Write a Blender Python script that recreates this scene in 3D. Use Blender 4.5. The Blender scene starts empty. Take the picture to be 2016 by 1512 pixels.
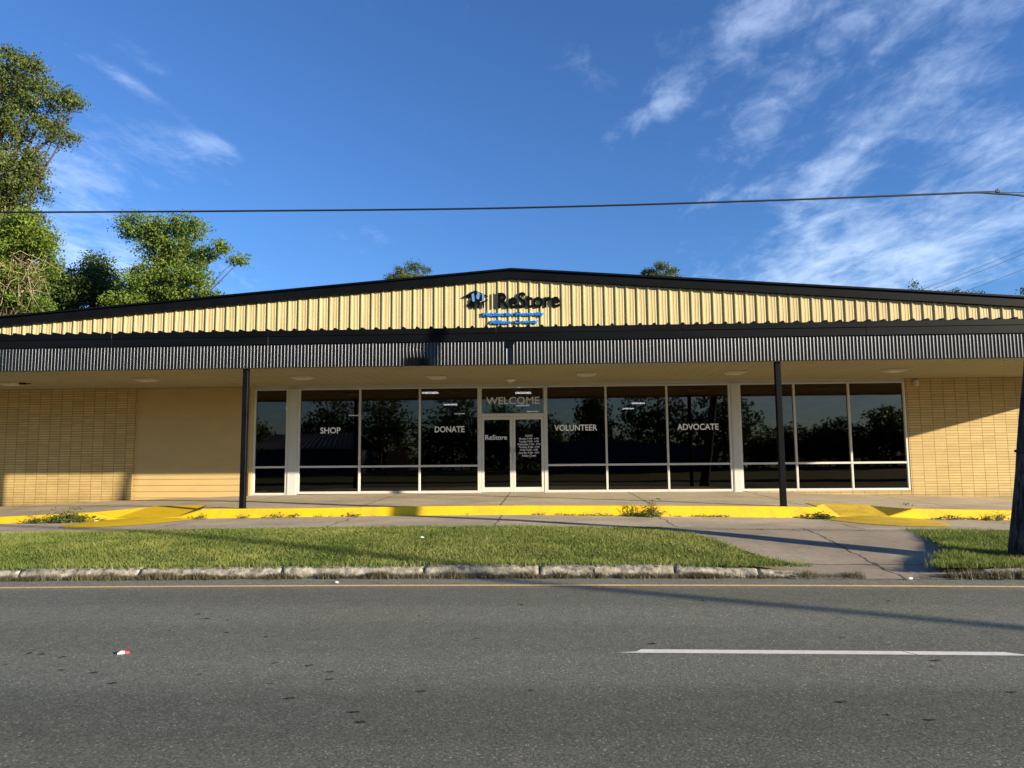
import bpy, math, random
import numpy as np
from mathutils import Vector, Matrix

R = math.radians
sc = bpy.context.scene
COL = sc.collection

# ------------------------------------------------------------------ camera
CAMY = -20.14
F = 1400.0
pitch, roll, yaw = R(5.70), R(-0.478), R(2.49)
fw = Vector((-math.sin(yaw)*math.cos(pitch), math.cos(yaw)*math.cos(pitch), math.sin(pitch)))
rt = fw.cross(Vector((0, 0, 1))).normalized()
up = rt.cross(fw)
r2 = math.cos(roll)*rt + math.sin(roll)*up
u2 = -math.sin(roll)*rt + math.cos(roll)*up
cd = bpy.data.cameras.new('camera')
cam = bpy.data.objects.new('camera', cd)
COL.objects.link(cam)
M = Matrix((r2, u2, -fw)).transposed().to_4x4()
M.translation = Vector((0, CAMY, 1.60))
cam.matrix_world = M
cd.sensor_width = 36.0
cd.lens = 36.0*F/2016.0
cd.clip_start = 0.1
cd.clip_end = 3000
sc.camera = cam
sc.render.resolution_x = 1024
sc.render.resolution_y = 768

# ------------------------------------------------------------------ sun, sky, exposure
SUN_EL, SUN_AZ = R(12.9), R(116.6)      # azimuth clockwise from +Y
SUN_STRENGTH = 5.0
SKY_STRENGTH = 0.070
EXPOSURE = 1.22
sdir = Vector((math.sin(SUN_AZ)*math.cos(SUN_EL), math.cos(SUN_AZ)*math.cos(SUN_EL), math.sin(SUN_EL)))
sl = bpy.data.lights.new('sun', 'SUN')
sl.energy = SUN_STRENGTH
sl.angle = R(0.55)
sl.color = (1.0, 0.87, 0.67)
so = bpy.data.objects.new('sun', sl)
COL.objects.link(so)
so.rotation_euler = sdir.to_track_quat('Z', 'Y').to_euler()
so.location = (30, -30, 30)
sc.view_settings.view_transform = 'Standard'
sc.view_settings.look = 'None'
sc.view_settings.exposure = EXPOSURE
sc.view_settings.gamma = 1.0
sc.view_settings.use_curve_mapping = False


class NT:
    """small helper round a node tree"""
    def __init__(s, tree):
        s.t = tree
        s.n = tree.nodes
        s.l = tree.links

    def node(s, typ, **kw):
        nd = s.n.new(typ)
        for k, v in kw.items():
            setattr(nd, k, v)
        return nd

    def put(s, sock, v):
        if hasattr(v, 'links') or isinstance(v, bpy.types.NodeSocket):
            s.l.new(v, sock)
        else:
            sock.default_value = v

    def math(s, op, a, b=0.0, c=None, clamp=False):
        nd = s.node('ShaderNodeMath', operation=op, use_clamp=clamp)
        s.put(nd.inputs[0], a)
        s.put(nd.inputs[1], b)
        if c is not None:
            s.put(nd.inputs[2], c)
        return nd.outputs[0]

    def mix(s, f, a, b, mode='MIX'):
        nd = s.node('ShaderNodeMix', data_type='RGBA', blend_type=mode)
        s.put(nd.inputs[0], f)
        s.put(nd.inputs[6], a)
        s.put(nd.inputs[7], b)
        return nd.outputs[2]

    def ramp(s, f, lo, hi, a=0.0, b=1.0, smooth=True):
        nd = s.node('ShaderNodeMapRange')
        if smooth:
            nd.interpolation_type = 'SMOOTHSTEP'
        s.put(nd.inputs[0], f)
        for i, v in enumerate((lo, hi, a, b)):
            s.put(nd.inputs[i+1], v)
        return nd.outputs[0]

    def noise(s, vec, scale, detail=3.0, rough=0.55, scl=None, dist=0.0):
        if scl is not None:
            mp = s.node('ShaderNodeMapping')
            s.l.new(vec, mp.inputs[0])
            mp.inputs['Scale'].default_value = scl
            vec = mp.outputs[0]
        nd = s.node('ShaderNodeTexNoise')
        s.l.new(vec, nd.inputs['Vector'])
        nd.inputs['Scale'].default_value = scale
        nd.inputs['Detail'].default_value = detail
        nd.inputs['Roughness'].default_value = rough
        nd.inputs['Distortion'].default_value = dist
        return nd.outputs[0]


def c4(c):
    return (c[0], c[1], c[2], 1.0)


# world: physical sky with thin high clouds mixed in by direction
world = bpy.data.worlds.new('World')
sc.world = world
world.use_nodes = True
w = NT(world.node_tree)
w.n.clear()
sky = w.node('ShaderNodeTexSky', sky_type='NISHITA')
sky.sun_disc = False
sky.sun_elevation = SUN_EL
sky.sun_rotation = SUN_AZ
sky.air_density = 1.0
sky.dust_density = 0.3
sky.ozone_density = 3.0
tc = w.node('ShaderNodeTexCoord')
sep = w.node('ShaderNodeSeparateXYZ')
w.l.new(tc.outputs['Generated'], sep.inputs[0])
dx, dy, dz = sep.outputs
zz = w.math('MAXIMUM', w.math('ADD', dz, 0.06), 0.02)
px = w.math('DIVIDE', dx, zz)
py = w.math('DIVIDE', dy, zz)
cmb = w.node('ShaderNodeCombineXYZ')
w.l.new(px, cmb.inputs[0])
w.l.new(py, cmb.inputs[1])
P = cmb.outputs[0]
az = w.math('ARCTAN2', dx, dy)
el = w.math('ARCSINE', dz)


def blob(a, e, sa, se, tilt, amp):
    ca, sa_ = math.cos(R(tilt)), math.sin(R(tilt))
    da = w.math('SUBTRACT', az, R(a))
    de = w.math('SUBTRACT', el, R(e))
    u = w.math('ADD', w.math('MULTIPLY', da, ca/R(sa)), w.math('MULTIPLY', de, sa_/R(sa)))
    v = w.math('ADD', w.math('MULTIPLY', da, -sa_/R(se)), w.math('MULTIPLY', de, ca/R(se)))
    q = w.math('ADD', w.math('MULTIPLY', u, u), w.math('MULTIPLY', v, v))
    return w.math('MULTIPLY', w.math('EXPONENT', w.math('MULTIPLY', q, -1.0)), amp)


BLOBS = [  # azimuth, elevation, half sizes, tilt, strength  (degrees)
    (31, 31, 9, 4.0, 8, .95), (15.0, 28.8, 7, 2.4, 24, .72), (9, 25.8, 4.2, 1.2, 27, .62),
    (18.0, 24.5, 6, 2.4, 32, .72), (27, 23.5, 7, 2.2, 30, .62), (22.5, 19.5, 4, 2.0, 30, .66),
    (26, 15.0, 11, 2.6, 2, .98), (33, 20.5, 4.5, 3, 8, .8), (14, 11.2, 10, 1.3, 3, .62), (24, 12.2, 10, 1.8, 0, .8),
    (4.0, 29.5, 3.0, 3.4, 40, .42), (15.5, 19.2, 4, 0.9, 8, .5), (19, 32.0, 5, 2.0, 20, .4),
    (-31.5, 25.6, 3.6, .55, -22, .6), (-30.5, 27.5, 3, 1.2, -15, .4), (-26.5, 22.8, 3.6, .9, -10, .9), (-30.5, 21.6, 5.0, 1.6, -14, .6),
    (-37, 19.0, 7, 2.2, -12, .75), (-33, 13.5, 10, 2.3, -4, .85), (-17, 17.4, 6, 1.0, 4, .36),
    (-20.5, 9.6, 9, 1.9, 0, .95), (-45, 15, 8, 6, 0, .9), (48, 20, 9, 12, 0, .9),
    (0, 8.5, 60, 1.6, 0, .30), (135, 20, 40, 14, 0, .75), (-150, 12, 40, 9, 0, .9), (160, 8, 26, 7, 0, 1.0),
]
tot = None
for b in BLOBS:
    o = blob(*b)
    tot = o if tot is None else w.math('ADD', tot, o)
n1 = w.noise(P, 2.5, 8.0, 0.62, (1.9, 0.9, 1), 0.8)
n2 = w.noise(P, 5.5, 6.0, 0.65, (2.0, 1.0, 1), 0.8)
n3 = w.noise(tc.outputs['Generated'], 13.0, 7.0, 0.62, (1.0, 1.0, 2.6), 0.6)
nn = w.math('ADD', w.math('ADD', w.math('MULTIPLY', n1, 0.42), w.math('MULTIPLY', n2, 0.28)), w.math('MULTIPLY', n3, 0.30))
cov = w.math('MULTIPLY', w.math('MINIMUM', tot, 1.0), 0.30)
dens = w.ramp(w.math('ADD', nn, cov), 0.585, 0.98, 0.0, 0.56)
dens = w.math('MULTIPLY', dens, w.ramp(dz, -0.02, 0.04))
ccol = w.mix(w.ramp(dz, 0.1, 0.55), (6.6, 7.9, 9.3, 1), (4.9, 6.1, 8.6, 1))
tint = w.mix(1.0, sky.outputs[0], (0.60, 0.88, 1.29, 1), 'MULTIPLY')
skyc = w.mix(dens, tint, ccol)
bg = w.node('ShaderNodeBackground')
w.l.new(skyc, bg.inputs[0])
bg.inputs[1].default_value = SKY_STRENGTH
wo = w.node('ShaderNodeOutputWorld')
w.l.new(bg.outputs[0], wo.inputs[0])

# ------------------------------------------------------------------ materials


def newmat(name):
    m = bpy.data.materials.new(name)
    m.use_nodes = True
    t = NT(m.node_tree)
    t.n.clear()
    out = t.node('ShaderNodeOutputMaterial')
    bs = t.node('ShaderNodeBsdfPrincipled')
    t.l.new(bs.outputs[0], out.inputs[0])
    tcn = t.node('ShaderNodeTexCoord')
    return m, t, bs, out, tcn.outputs['Object']


def simple(name, col, rough=0.6, spec=0.5, metal=0.0, var=0.12, scale=3.0, bump=0.0, bscale=40.0, scl=None):
    m, t, bs, out, co = newmat(name)
    n = t.noise(co, scale, 5.0, 0.6, scl)
    f = t.ramp(n, 0.3, 0.7, 1.0-var, 1.0+var, False)
    cc = t.mix(1.0, c4(col), (1, 1, 1, 1), 'MULTIPLY')
    vm = t.node('ShaderNodeVectorMath', operation='SCALE')
    t.l.new(cc, vm.inputs[0])
    t.l.new(f, vm.inputs['Scale'])
    t.l.new(vm.outputs[0], bs.inputs['Base Color'])
    bs.inputs['Roughness'].default_value = rough
    bs.inputs['Specular IOR Level'].default_value = spec
    bs.inputs['Metallic'].default_value = metal
    if bump:
        bn = t.noise(co, bscale, 4.0, 0.6, scl)
        bp = t.node('ShaderNodeBump')
        bp.inputs['Strength'].default_value = bump
        bp.inputs['Distance'].default_value = 0.01
        t.l.new(bn, bp.inputs['Height'])
        t.l.new(bp.outputs[0], bs.inputs['Normal'])
    return m


def scale_col(t, col, f):
    vm = t.node('ShaderNodeVectorMath', operation='SCALE')
    t.put(vm.inputs[0], col)
    t.put(vm.inputs['Scale'], f)
    return vm.outputs[0]


MAT = {}
YEL = (0.50, 0.365, 0.150)


def brick_mat():
    m, t, bs, out, co = newmat('painted_brick')
    sp = t.node('ShaderNodeSeparateXYZ')
    t.l.new(co, sp.inputs[0])
    cb = t.node('ShaderNodeCombineXYZ')
    t.l.new(sp.outputs[0], cb.inputs[0])
    t.l.new(sp.outputs[2], cb.inputs[1])
    br = t.node('ShaderNodeTexBrick')
    br.offset = 0.0
    br.squash = 1.0
    t.l.new(cb.outputs[0], br.inputs['Vector'])
    br.inputs['Color1'].default_value = (1, 1, 1, 1)
    br.inputs['Color2'].default_value = (.84, .83, .79, 1)
    br.inputs['Mortar'].default_value = (.38, .31, .23, 1)
    br.inputs['Scale'].default_value = 1.0
    br.inputs['Mortar Size'].default_value = 0.0075
    br.inputs['Mortar Smooth'].default_value = 0.25
    br.inputs['Bias'].default_value = 0.0
    br.inputs['Brick Width'].default_value = 0.325
    br.inputs['Row Height'].default_value = 0.0722
    n = t.noise(co, 1.6, 6, .6)
    n2 = t.noise(co, 14, 4, .6)
    f = t.math('MULTIPLY', t.ramp(n, .3, .7, .93, 1.06, False), t.ramp(n2, .3, .7, .95, 1.05, False))
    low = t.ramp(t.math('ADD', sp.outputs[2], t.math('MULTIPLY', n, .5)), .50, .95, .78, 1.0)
    cc = t.mix(1.0, c4(YEL), br.outputs[0], 'MULTIPLY')
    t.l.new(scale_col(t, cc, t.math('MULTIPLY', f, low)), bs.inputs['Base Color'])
    bs.inputs['Roughness'].default_value = .62
    bs.inputs['Specular IOR Level'].default_value = .3
    bp = t.node('ShaderNodeBump', invert=True)
    bp.inputs['Strength'].default_value = .5
    bp.inputs['Distance'].default_value = .006
    t.l.new(br.outputs[1], bp.inputs['Height'])
    t.l.new(bp.outputs[0], bs.inputs['Normal'])
    return m


MAT['brick'] = brick_mat()
MAT['siding'] = simple('painted_siding', (0.49, 0.35, 0.145), .55, .35, var=.05, scale=1.2, scl=(1, 1, 3))
MAT['gable'] = simple('cream_steel_panel', (0.50, 0.395, 0.19), .5, .3, var=.13, scale=1.1, scl=(3, 1, .5))
MAT['black'] = simple('black_painted_metal', (0.0035, 0.004, 0.005), .5, .09, var=.3, scale=2)
MAT['charcoal'] = simple('weathered_black_metal', (0.0028, 0.0034, 0.0042), .5, .10, var=.35, scale=1.3, scl=(.5, 1, 4))
MAT['soffit'] = simple('tan_soffit', (0.31, 0.275, 0.165), .75, .2, var=.06, scale=.9)
MAT['frame'] = simple('pale_aluminium', (0.56, 0.55, 0.50), .45, .5, var=.05, scale=2)
MAT['column'] = simple('pale_painted_column', (0.50, 0.50, 0.46), .6, .4, var=.06, scale=2)
MAT['vinyl'] = simple('white_vinyl', (0.86, 0.87, 0.88), .5, .3, var=.02)
MAT['frost'] = simple('frosted_vinyl', (0.62, 0.62, 0.60), .5, .3, var=.05)
MAT['fixture'] = simple('fixture_white', (0.58, 0.52, 0.42), .5, .3, var=.05)
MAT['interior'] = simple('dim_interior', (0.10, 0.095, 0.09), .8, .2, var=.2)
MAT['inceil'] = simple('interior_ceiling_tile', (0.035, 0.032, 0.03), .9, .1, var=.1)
MAT['cable'] = simple('black_cable', (0.012, 0.012, 0.014), .5, .4)
MAT['bluesign'] = simple('blue_sign_acrylic', (0.02, 0.20, 0.62), .45, .2, var=.03)
MAT['logoblue'] = simple('light_blue_acrylic', (0.085, 0.25, 0.52), .4, .4, var=.03)
MAT['blacksign'] = simple('black_sign_acrylic', (0.0025, 0.0025, 0.003), .5, .08, var=.05)
MAT['steel'] = simple('brushed_steel', (0.6, 0.6, 0.58), .3, .5, metal=.8)


def fascia_mat():
    m, t, bs, out, co = newmat('black_corrugated_gloss')
    bs.inputs['Base Color'].default_value = (0.003, 0.003, 0.004, 1)
    n = t.noise(co, 30, 4, .6, (.08, 1, .35))
    bs.inputs['Roughness'].default_value = .23
    bs.inputs['Specular IOR Level'].default_value = .36
    return m


MAT['fascia'] = fascia_mat()


def glass_mat():
    m, t, bs, out, co = newmat('dark_tinted_glass')
    t.n.remove(bs)
    tr = t.node('ShaderNodeBsdfTransparent')
    tr.inputs[0].default_value = (.10, .10, .105, 1)
    gl = t.node('ShaderNodeBsdfGlossy')
    gl.inputs['Color'].default_value = (1.0, .80, .66, 1)
    gl.inputs['Roughness'].default_value = .015
    bp = t.node('ShaderNodeBump')
    bp.inputs['Strength'].default_value = .05
    bp.inputs['Distance'].default_value = .02
    t.l.new(t.noise(co, 1.1, 1.0, .4), bp.inputs['Height'])
    t.l.new(bp.outputs[0], gl.inputs['Normal'])
    mx = t.node('ShaderNodeMixShader')
    fr = t.node('ShaderNodeFresnel')
    fr.inputs[0].default_value = 1.5
    t.l.new(t.math('MULTIPLY', fr.outputs[0], 2.2, clamp=True), mx.inputs[0])
    t.l.new(tr.outputs[0], mx.inputs[1])
    t.l.new(gl.outputs[0], mx.inputs[2])
    t.l.new(mx.outputs[0], out.inputs[0])
    return m


MAT['glass'] = glass_mat()


def emis(name, col, st):
    m, t, bs, out, co = newmat(name)
    bs.inputs['Base Color'].default_value = (.8, .8, .8, 1)
    bs.inputs['Emission Color'].default_value = c4(col)
    bs.inputs['Emission Strength'].default_value = st
    return m


MAT['tube'] = emis('lit_tube', (1, .97, .92), 22)
MAT['tubedim'] = emis('lit_tube_far', (1, .97, .92), 8)


def asphalt_mat():
    m, t, bs, out, co = newmat('asphalt')
    sp = t.node('ShaderNodeSeparateXYZ')
    t.l.new(co, sp.inputs[0])
    vo = t.node('ShaderNodeTexVoronoi')
    vo.inputs['Scale'].default_value = 95.0
    t.l.new(co, vo.inputs['Vector'])
    vs = t.node('ShaderNodeSeparateColor')
    t.l.new(vo.outputs['Color'], vs.inputs[0])
    n1 = t.noise(co, 45.0, 6, .75)
    n2 = t.noise(co, 5.0, 5, .6)
    n3 = t.noise(co, .55, 4, .6, (.35, 1.4, 1))
    g = t.ramp(n1, .30, .72, .58, 1.42, False)
    g2 = t.ramp(vs.outputs[0], 0.0, 1.0, .66, 1.36, False)
    g3 = t.ramp(n2, .25, .75, .88, 1.12, False)
    g4 = t.ramp(n3, .3, .7, .88, 1.12, False)
    st = t.ramp(vs.outputs[1], .955, .975, 1.0, 2.1)
    f = t.math('MULTIPLY', t.math('MULTIPLY', t.math('MULTIPLY', g, g2), t.math('MULTIPLY', g3, g4)), st)
    # wheel tracks worn smoother and paler
    yb = t.math('ADD', sp.outputs[1], t.math('MULTIPLY', n3, .6))
    tr = t.math('SINE', t.math('MULTIPLY', yb, 3.4))
    wt = t.ramp(tr, -.6, .9, .90, 1.10)
    gut = t.ramp(t.math('ADD', sp.outputs[1], t.math('MULTIPLY', n2, .12)), -11.32, -11.18, 1.0, 1.10)
    f = t.math('MULTIPLY', t.math('MULTIPLY', f, wt), gut)
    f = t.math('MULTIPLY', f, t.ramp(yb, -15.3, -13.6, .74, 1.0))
    base = t.mix(t.ramp(n3, .35, .65), (.152, .149, .108, 1), (.141, .143, .112, 1))
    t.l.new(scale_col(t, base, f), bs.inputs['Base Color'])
    bs.inputs['Roughness'].default_value = .86
    bs.inputs['Specular IOR Level'].default_value = .28
    bp = t.node('ShaderNodeBump')
    bp.inputs['Strength'].default_value = .55
    bp.inputs['Distance'].default_value = .006
    t.l.new(t.math('ADD', n1, t.math('MULTIPLY', vs.outputs[2], .6)), bp.inputs['Height'])
    t.l.new(bp.outputs[0], bs.inputs['Normal'])
    return m


MAT['asphalt'] = asphalt_mat()


def concrete_mat(name, col, joints=(), wid=.016, extra=1.0, crack=True):
    m, t, bs, out, co = newmat(name)
    sp = t.node('ShaderNodeSeparateXYZ')
    t.l.new(co, sp.inputs[0])
    n1 = t.noise(co, 1.1, 6, .65, (.7, 1, 1))
    n2 = t.noise(co, 9, 6, .7)
    n3 = t.noise(co, 60, 3, .7)
    f = t.math('MULTIPLY', t.ramp(n1, .3, .7, .70, 1.20, False), t.ramp(n2, .28, .72, .80, 1.16, False))
    f = t.math('MULTIPLY', f, t.ramp(n3, .3, .7, .9, 1.1, False))
    jm = None
    wob = t.math('MULTIPLY', t.math('SUBTRACT', t.noise(co, 2.5, 4, .6), .5), .10)
    for ax, pos, amp in joints:
        d = t.math('ABSOLUTE', t.math('SUBTRACT', t.math('ADD', sp.outputs[ax], t.math('MULTIPLY', wob, amp)), pos))
        k = t.ramp(d, wid*.5, wid*1.5, 1.0, 0.0)
        jm = k if jm is None else t.math('MAXIMUM', jm, k)
    cc = t.mix(t.ramp(n2, .4, .7, 0, .35), c4(col), (col[0]*.93, col[1]*.78, col[2]*.62, 1))
    if jm is not None:
        cc = t.mix(t.math('MULTIPLY', jm, .85), cc, (.035, .033, .022, 1))
    t.l.new(scale_col(t, cc, f), bs.inputs['Base Color'])
    bs.inputs['Roughness'].default_value = .85
    bs.inputs['Specular IOR Level'].default_value = .25
    bp = t.node('ShaderNodeBump')
    bp.inputs['Strength'].default_value = .4
    bp.inputs['Distance'].default_value = .01
    t.l.new(n2, bp.inputs['Height'])
    t.l.new(bp.outputs[0], bs.inputs['Normal'])
    return m


JX = [-13.8, -10.6, -7.35, -4.05, -.95, 2.33, 5.6, 8.9, 12.2]
MAT['slab'] = concrete_mat('porch_concrete', (.50, .425, .30), [(0, x, 1.0) for x in JX])
MAT['walk'] = concrete_mat('sidewalk_concrete', (.45, .38, .28), [(0, x+.05, 2.2) for x in JX])
MAT['apron'] = concrete_mat('driveway_concrete', (.31, .26, .19), [(0, 4.55, 3.5), (1, -7.42, 1.2), (1, -9.95, 2.0)], wid=.02)
MAT['stone'] = simple('rough_concrete_kerb', (.27, .245, .195), .9, .2, var=.75, scale=11, bump=1.0, bscale=25)
MAT['soil'] = simple('turf_soil', (.05, .065, .022), .95, .1, var=.4, scale=6)
MAT['ground'] = simple('far_ground', (.10, .12, .045), .95, .1, var=.4, scale=.8)


def yellow_mat(name, col, dirt):
    m, t, bs, out, co = newmat(name)
    n1 = t.noise(co, 3.0, 6, .7)
    n2 = t.noise(co, 22, 5, .7)
    k = t.ramp(t.math('ADD', t.math('MULTIPLY', n1, .6), t.math('MULTIPLY', n2, .4)), .46, .64, 0, dirt)
    cc = t.mix(k, c4(col), (.40, .27, .05, 1))
    spk = t.ramp(n2, .66, .72, 0, .8)
    cc = t.mix(spk, cc, (.26, .21, .12, 1))
    t.l.new(cc, bs.inputs['Base Color'])
    bs.inputs['Roughness'].default_value = .65
    bs.inputs['Specular IOR Level'].default_value = .3
    bp = t.node('ShaderNodeBump')
    bp.inputs['Strength'].default_value = .3
    bp.inputs['Distance'].default_value = .006
    t.l.new(n2, bp.inputs['Height'])
    t.l.new(bp.outputs[0], bs.inputs['Normal'])
    return m


MAT['yellow'] = yellow_mat('yellow_kerb_paint', (.72, .475, .008), .5)
MAT['yellow_old'] = yellow_mat('worn_yellow_paint', (.62, .43, .035), .95)
MAT['lineyel'] = simple('amber_line_paint', (.80, .50, .18), .7, .3, var=.2, scale=14)
MAT['linewhite'] = simple('white_line_paint', (.74, .70, .60), .6, .3, var=.1, scale=12)


def leaf_mat(name, col, col2, trans=.35, rough=.5):
    m, t, bs, out, co = newmat(name)
    at = t.node('ShaderNodeAttribute', attribute_name='tint')
    n = t.noise(co, .55, 3, .6)
    f = t.math('ADD', t.math('MULTIPLY', at.outputs['Fac'], .65), t.math('MULTIPLY', t.ramp(n, .3, .7), .35))
    cc = t.mix(f, c4(col), c4(col2))
    t.l.new(cc, bs.inputs['Base Color'])
    bs.inputs['Roughness'].default_value = rough
    bs.inputs['Specular IOR Level'].default_value = .3
    tl = t.node('ShaderNodeBsdfTranslucent')
    t.l.new(cc, tl.inputs[0])
    mx = t.node('ShaderNodeMixShader')
    mx.inputs[0].default_value = trans
    t.l.new(bs.outputs[0], mx.inputs[1])
    t.l.new(tl.outputs[0], mx.inputs[2])
    t.l.new(mx.outputs[0], out.inputs[0])
    return m


MAT['leaf_olive'] = leaf_mat('olive_leaves', (.032, .062, .016), (.18, .21, .040))
MAT['leaf_bright'] = leaf_mat('bright_leaves', (.055, .11, .018), (.20, .27, .035))
MAT['leaf_dark'] = leaf_mat('dark_leaves', (.025, .055, .016), (.10, .15, .030))
MAT['leaf_bluish'] = leaf_mat('bluish_leaves', (.03, .055, .03), (.10, .15, .055))  # bluish green leaf colour of the sparse treetops at right
MAT['needle'] = leaf_mat('pine_needles', (.035, .060, .018), (.13, .16, .040), .2)
MAT['weed'] = leaf_mat('weed_leaves', (.045, .085, .02), (.19, .22, .06), .3)
MAT['dryweed'] = leaf_mat('dry_stems', (.12, .08, .03), (.30, .22, .10), .2)
MAT['thatch'] = leaf_mat('olive_thatch', (.055, .052, .022), (.24, .21, .12), .2)
MAT['grass'] = leaf_mat('grass_blades', (.066, .130, .012), (.37, .37, .10), .35, .6)
MAT['bark'] = simple('grey_bark', (.075, .06, .042), .9, .1, var=.3, scale=6, bump=.8, bscale=14, scl=(1, 1, .2))
MAT['twig'] = simple('bare_twigs', (.30, .23, .15), .9, .1, var=.3, scale=3)


def pole_mat():
    m, t, bs, out, co = newmat('weathered_pole_wood')
    n = t.noise(co, 22, 6, .7, (1, 1, .035))
    n2 = t.noise(co, 2, 4, .6)
    k = t.ramp(n, .38, .62)
    cc = t.mix(k, (.018, .016, .015, 1), (.085, .076, .070, 1))
    t.l.new(scale_col(t, cc, t.ramp(n2, .3, .7, .75, 1.2, False)), bs.inputs['Base Color'])
    bs.inputs['Roughness'].default_value = .9
    bs.inputs['Specular IOR Level'].default_value = .15
    bp = t.node('ShaderNodeBump')
    bp.inputs['Strength'].default_value = 1.0
    bp.inputs['Distance'].default_value = .02
    t.l.new(n, bp.inputs['Height'])
    t.l.new(bp.outputs[0], bs.inputs['Normal'])
    return m


MAT['pole'] = pole_mat()

# ------------------------------------------------------------------ mesh helpers


class MB:
    def __init__(s):
        s.v, s.f = [], []

    def add(s, vs, fs):
        n = len(s.v)
        s.v += [tuple(v) for v in vs]
        s.f += [tuple(i+n for i in f) for f in fs]

    def box(s, x0, x1, y0, y1, z0, z1, bev=0.0):
        if bev <= 0:
            vs = [(x, y, z) for z in (z0, z1) for y in (y0, y1) for x in (x0, x1)]
            s.add(vs, [(0, 2, 3, 1), (4, 5, 7, 6), (0, 1, 5, 4), (2, 6, 7, 3), (0, 4, 6, 2), (1, 3, 7, 5)])
            return
        b = min(bev, (x1-x0)*.45, (y1-y0)*.45, (z1-z0)*.45)
        cx, cy, cz = (x0+x1)/2, (y0+y1)/2, (z0+z1)/2
        hx, hy, hz = (x1-x0)/2, (y1-y0)/2, (z1-z0)/2
        vs, idx = [], {}
        for sx in (-1, 1):
            for sy in (-1, 1):
                for sz in (-1, 1):
                    for ax in range(3):
                        h = [hx-b, hy-b, hz-b]
                        h[ax] += b
                        idx[(sx, sy, sz, ax)] = len(vs)
                        vs.append((cx+sx*h[0], cy+sy*h[1], cz+sz*h[2]))
        fs = []
        for ax in range(3):
            o = [a for a in range(3) if a != ax]
            for sg in (-1, 1):
                q = []
                for a, c in ((-1, -1), (1, -1), (1, 1), (-1, 1)):
                    k = [0, 0, 0]
                    k[ax], k[o[0]], k[o[1]] = sg, a, c
                    q.append(idx[(k[0], k[1], k[2], ax)])
                if (sg > 0) == (ax == 1):
                    q = q[::-1]
                fs.append(tuple(q))
        for ax in range(3):
            o = [a for a in range(3) if a != ax]
            for a in (-1, 1):
                for c in (-1, 1):
                    q = []
                    for e, w_ in ((-1, o[0]), (1, o[0]), (1, o[1]), (-1, o[1])):
                        k = [0, 0, 0]
                        k[ax], k[o[0]], k[o[1]] = e, a, c
                        q.append(idx[(k[0], k[1], k[2], w_)])
                    fs.append(tuple(q))
        for sx in (-1, 1):
            for sy in (-1, 1):
                for sz in (-1, 1):
                    fs.append(tuple(idx[(sx, sy, sz, a)] for a in range(3)))
        s.add(vs, fs)

    def tube(s, pts, rads, n=8, cap=True):
        pts = [Vector(p) for p in pts]
        if not isinstance(rads, (list, tuple)):
            rads = [rads]*len(pts)
        rings = []
        ref = None
        for i, p in enumerate(pts):
            d = (pts[min(i+1, len(pts)-1)]-pts[max(i-1, 0)])
            if d.length < 1e-9:
                d = Vector((0, 0, 1))
            d.normalize()
            if ref is None:
                ref = d.orthogonal().normalized()
            else:
                ref = (ref-d*ref.dot(d))
                ref = ref.normalized() if ref.length > 1e-6 else d.orthogonal().normalized()
            b = d.cross(ref)
            rings.append([p+rads[i]*(math.cos(2*math.pi*k/n)*ref+math.sin(2*math.pi*k/n)*b) for k in range(n)])
        vs = [v for r_ in rings for v in r_]
        fs = []
        for i in range(len(rings)-1):
            for k in range(n):
                a, b = i*n+k, i*n+(k+1) % n
                fs.append((a, b, b+n, a+n))
        if cap:
            fs.append(tuple(range(n))[::-1])
            fs.append(tuple((len(rings)-1)*n+k for k in range(n)))
        s.add(vs, fs)

    def prism(s, poly, y0, y1):
        """poly in x,z extruded along y; poly counter-clockwise seen from -y"""
        n = len(poly)
        vs = [(p[0], y0, p[1]) for p in poly]+[(p[0], y1, p[1]) for p in poly]
        fs = [tuple(range(n)), tuple(range(n, 2*n))[::-1]]
        for i in range(n):
            j = (i+1) % n
            fs.append((i, i+n, j+n, j))
        s.add(vs, fs)

    def grid(s, xs, ys, fz):
        vs = [(x, y, fz(x, y)) for y in ys for x in xs]
        nx = len(xs)
        fs = [(j*nx+i, j*nx+i+1, (j+1)*nx+i+1, (j+1)*nx+i) for j in range(len(ys)-1) for i in range(nx-1)]
        s.add(vs, fs)


def link(name, me, mat, parent=None, smooth=False):
    o = bpy.data.objects.new(name, me)
    if mat is not None:
        me.materials.append(MAT[mat] if isinstance(mat, str) else mat)
    if smooth:
        for p in me.polygons:
            p.use_smooth = True
    COL.objects.link(o)
    if parent is not None:
        o.parent = parent
    return o


def obj(name, mb, mat, parent=None, smooth=False, label=None):
    me = bpy.data.meshes.new(name)
    me.from_pydata(mb.v, [], mb.f)
    me.update()
    o = link(name, me, mat, parent, smooth)
    if label:
        o['label'] = label
    return o


def empty(name, loc=(0, 0, 0)):
    o = bpy.data.objects.new(name, None)
    o.location = loc
    COL.objects.link(o)
    return o


def tag(o, label=None, cat=None, group=None, kind=None):
    if label:
        o['label'] = label
    if cat:
        o['category'] = cat
    if group:
        o['group'] = group
    if kind:
        o['kind'] = kind
    return o


def keep(o, parent):
    """parent an object built in world coordinates under an empty that is not at the origin"""
    o.parent = parent
    o.matrix_parent_inverse = Matrix.Translation(-Vector(parent.location))
    return o


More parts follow.
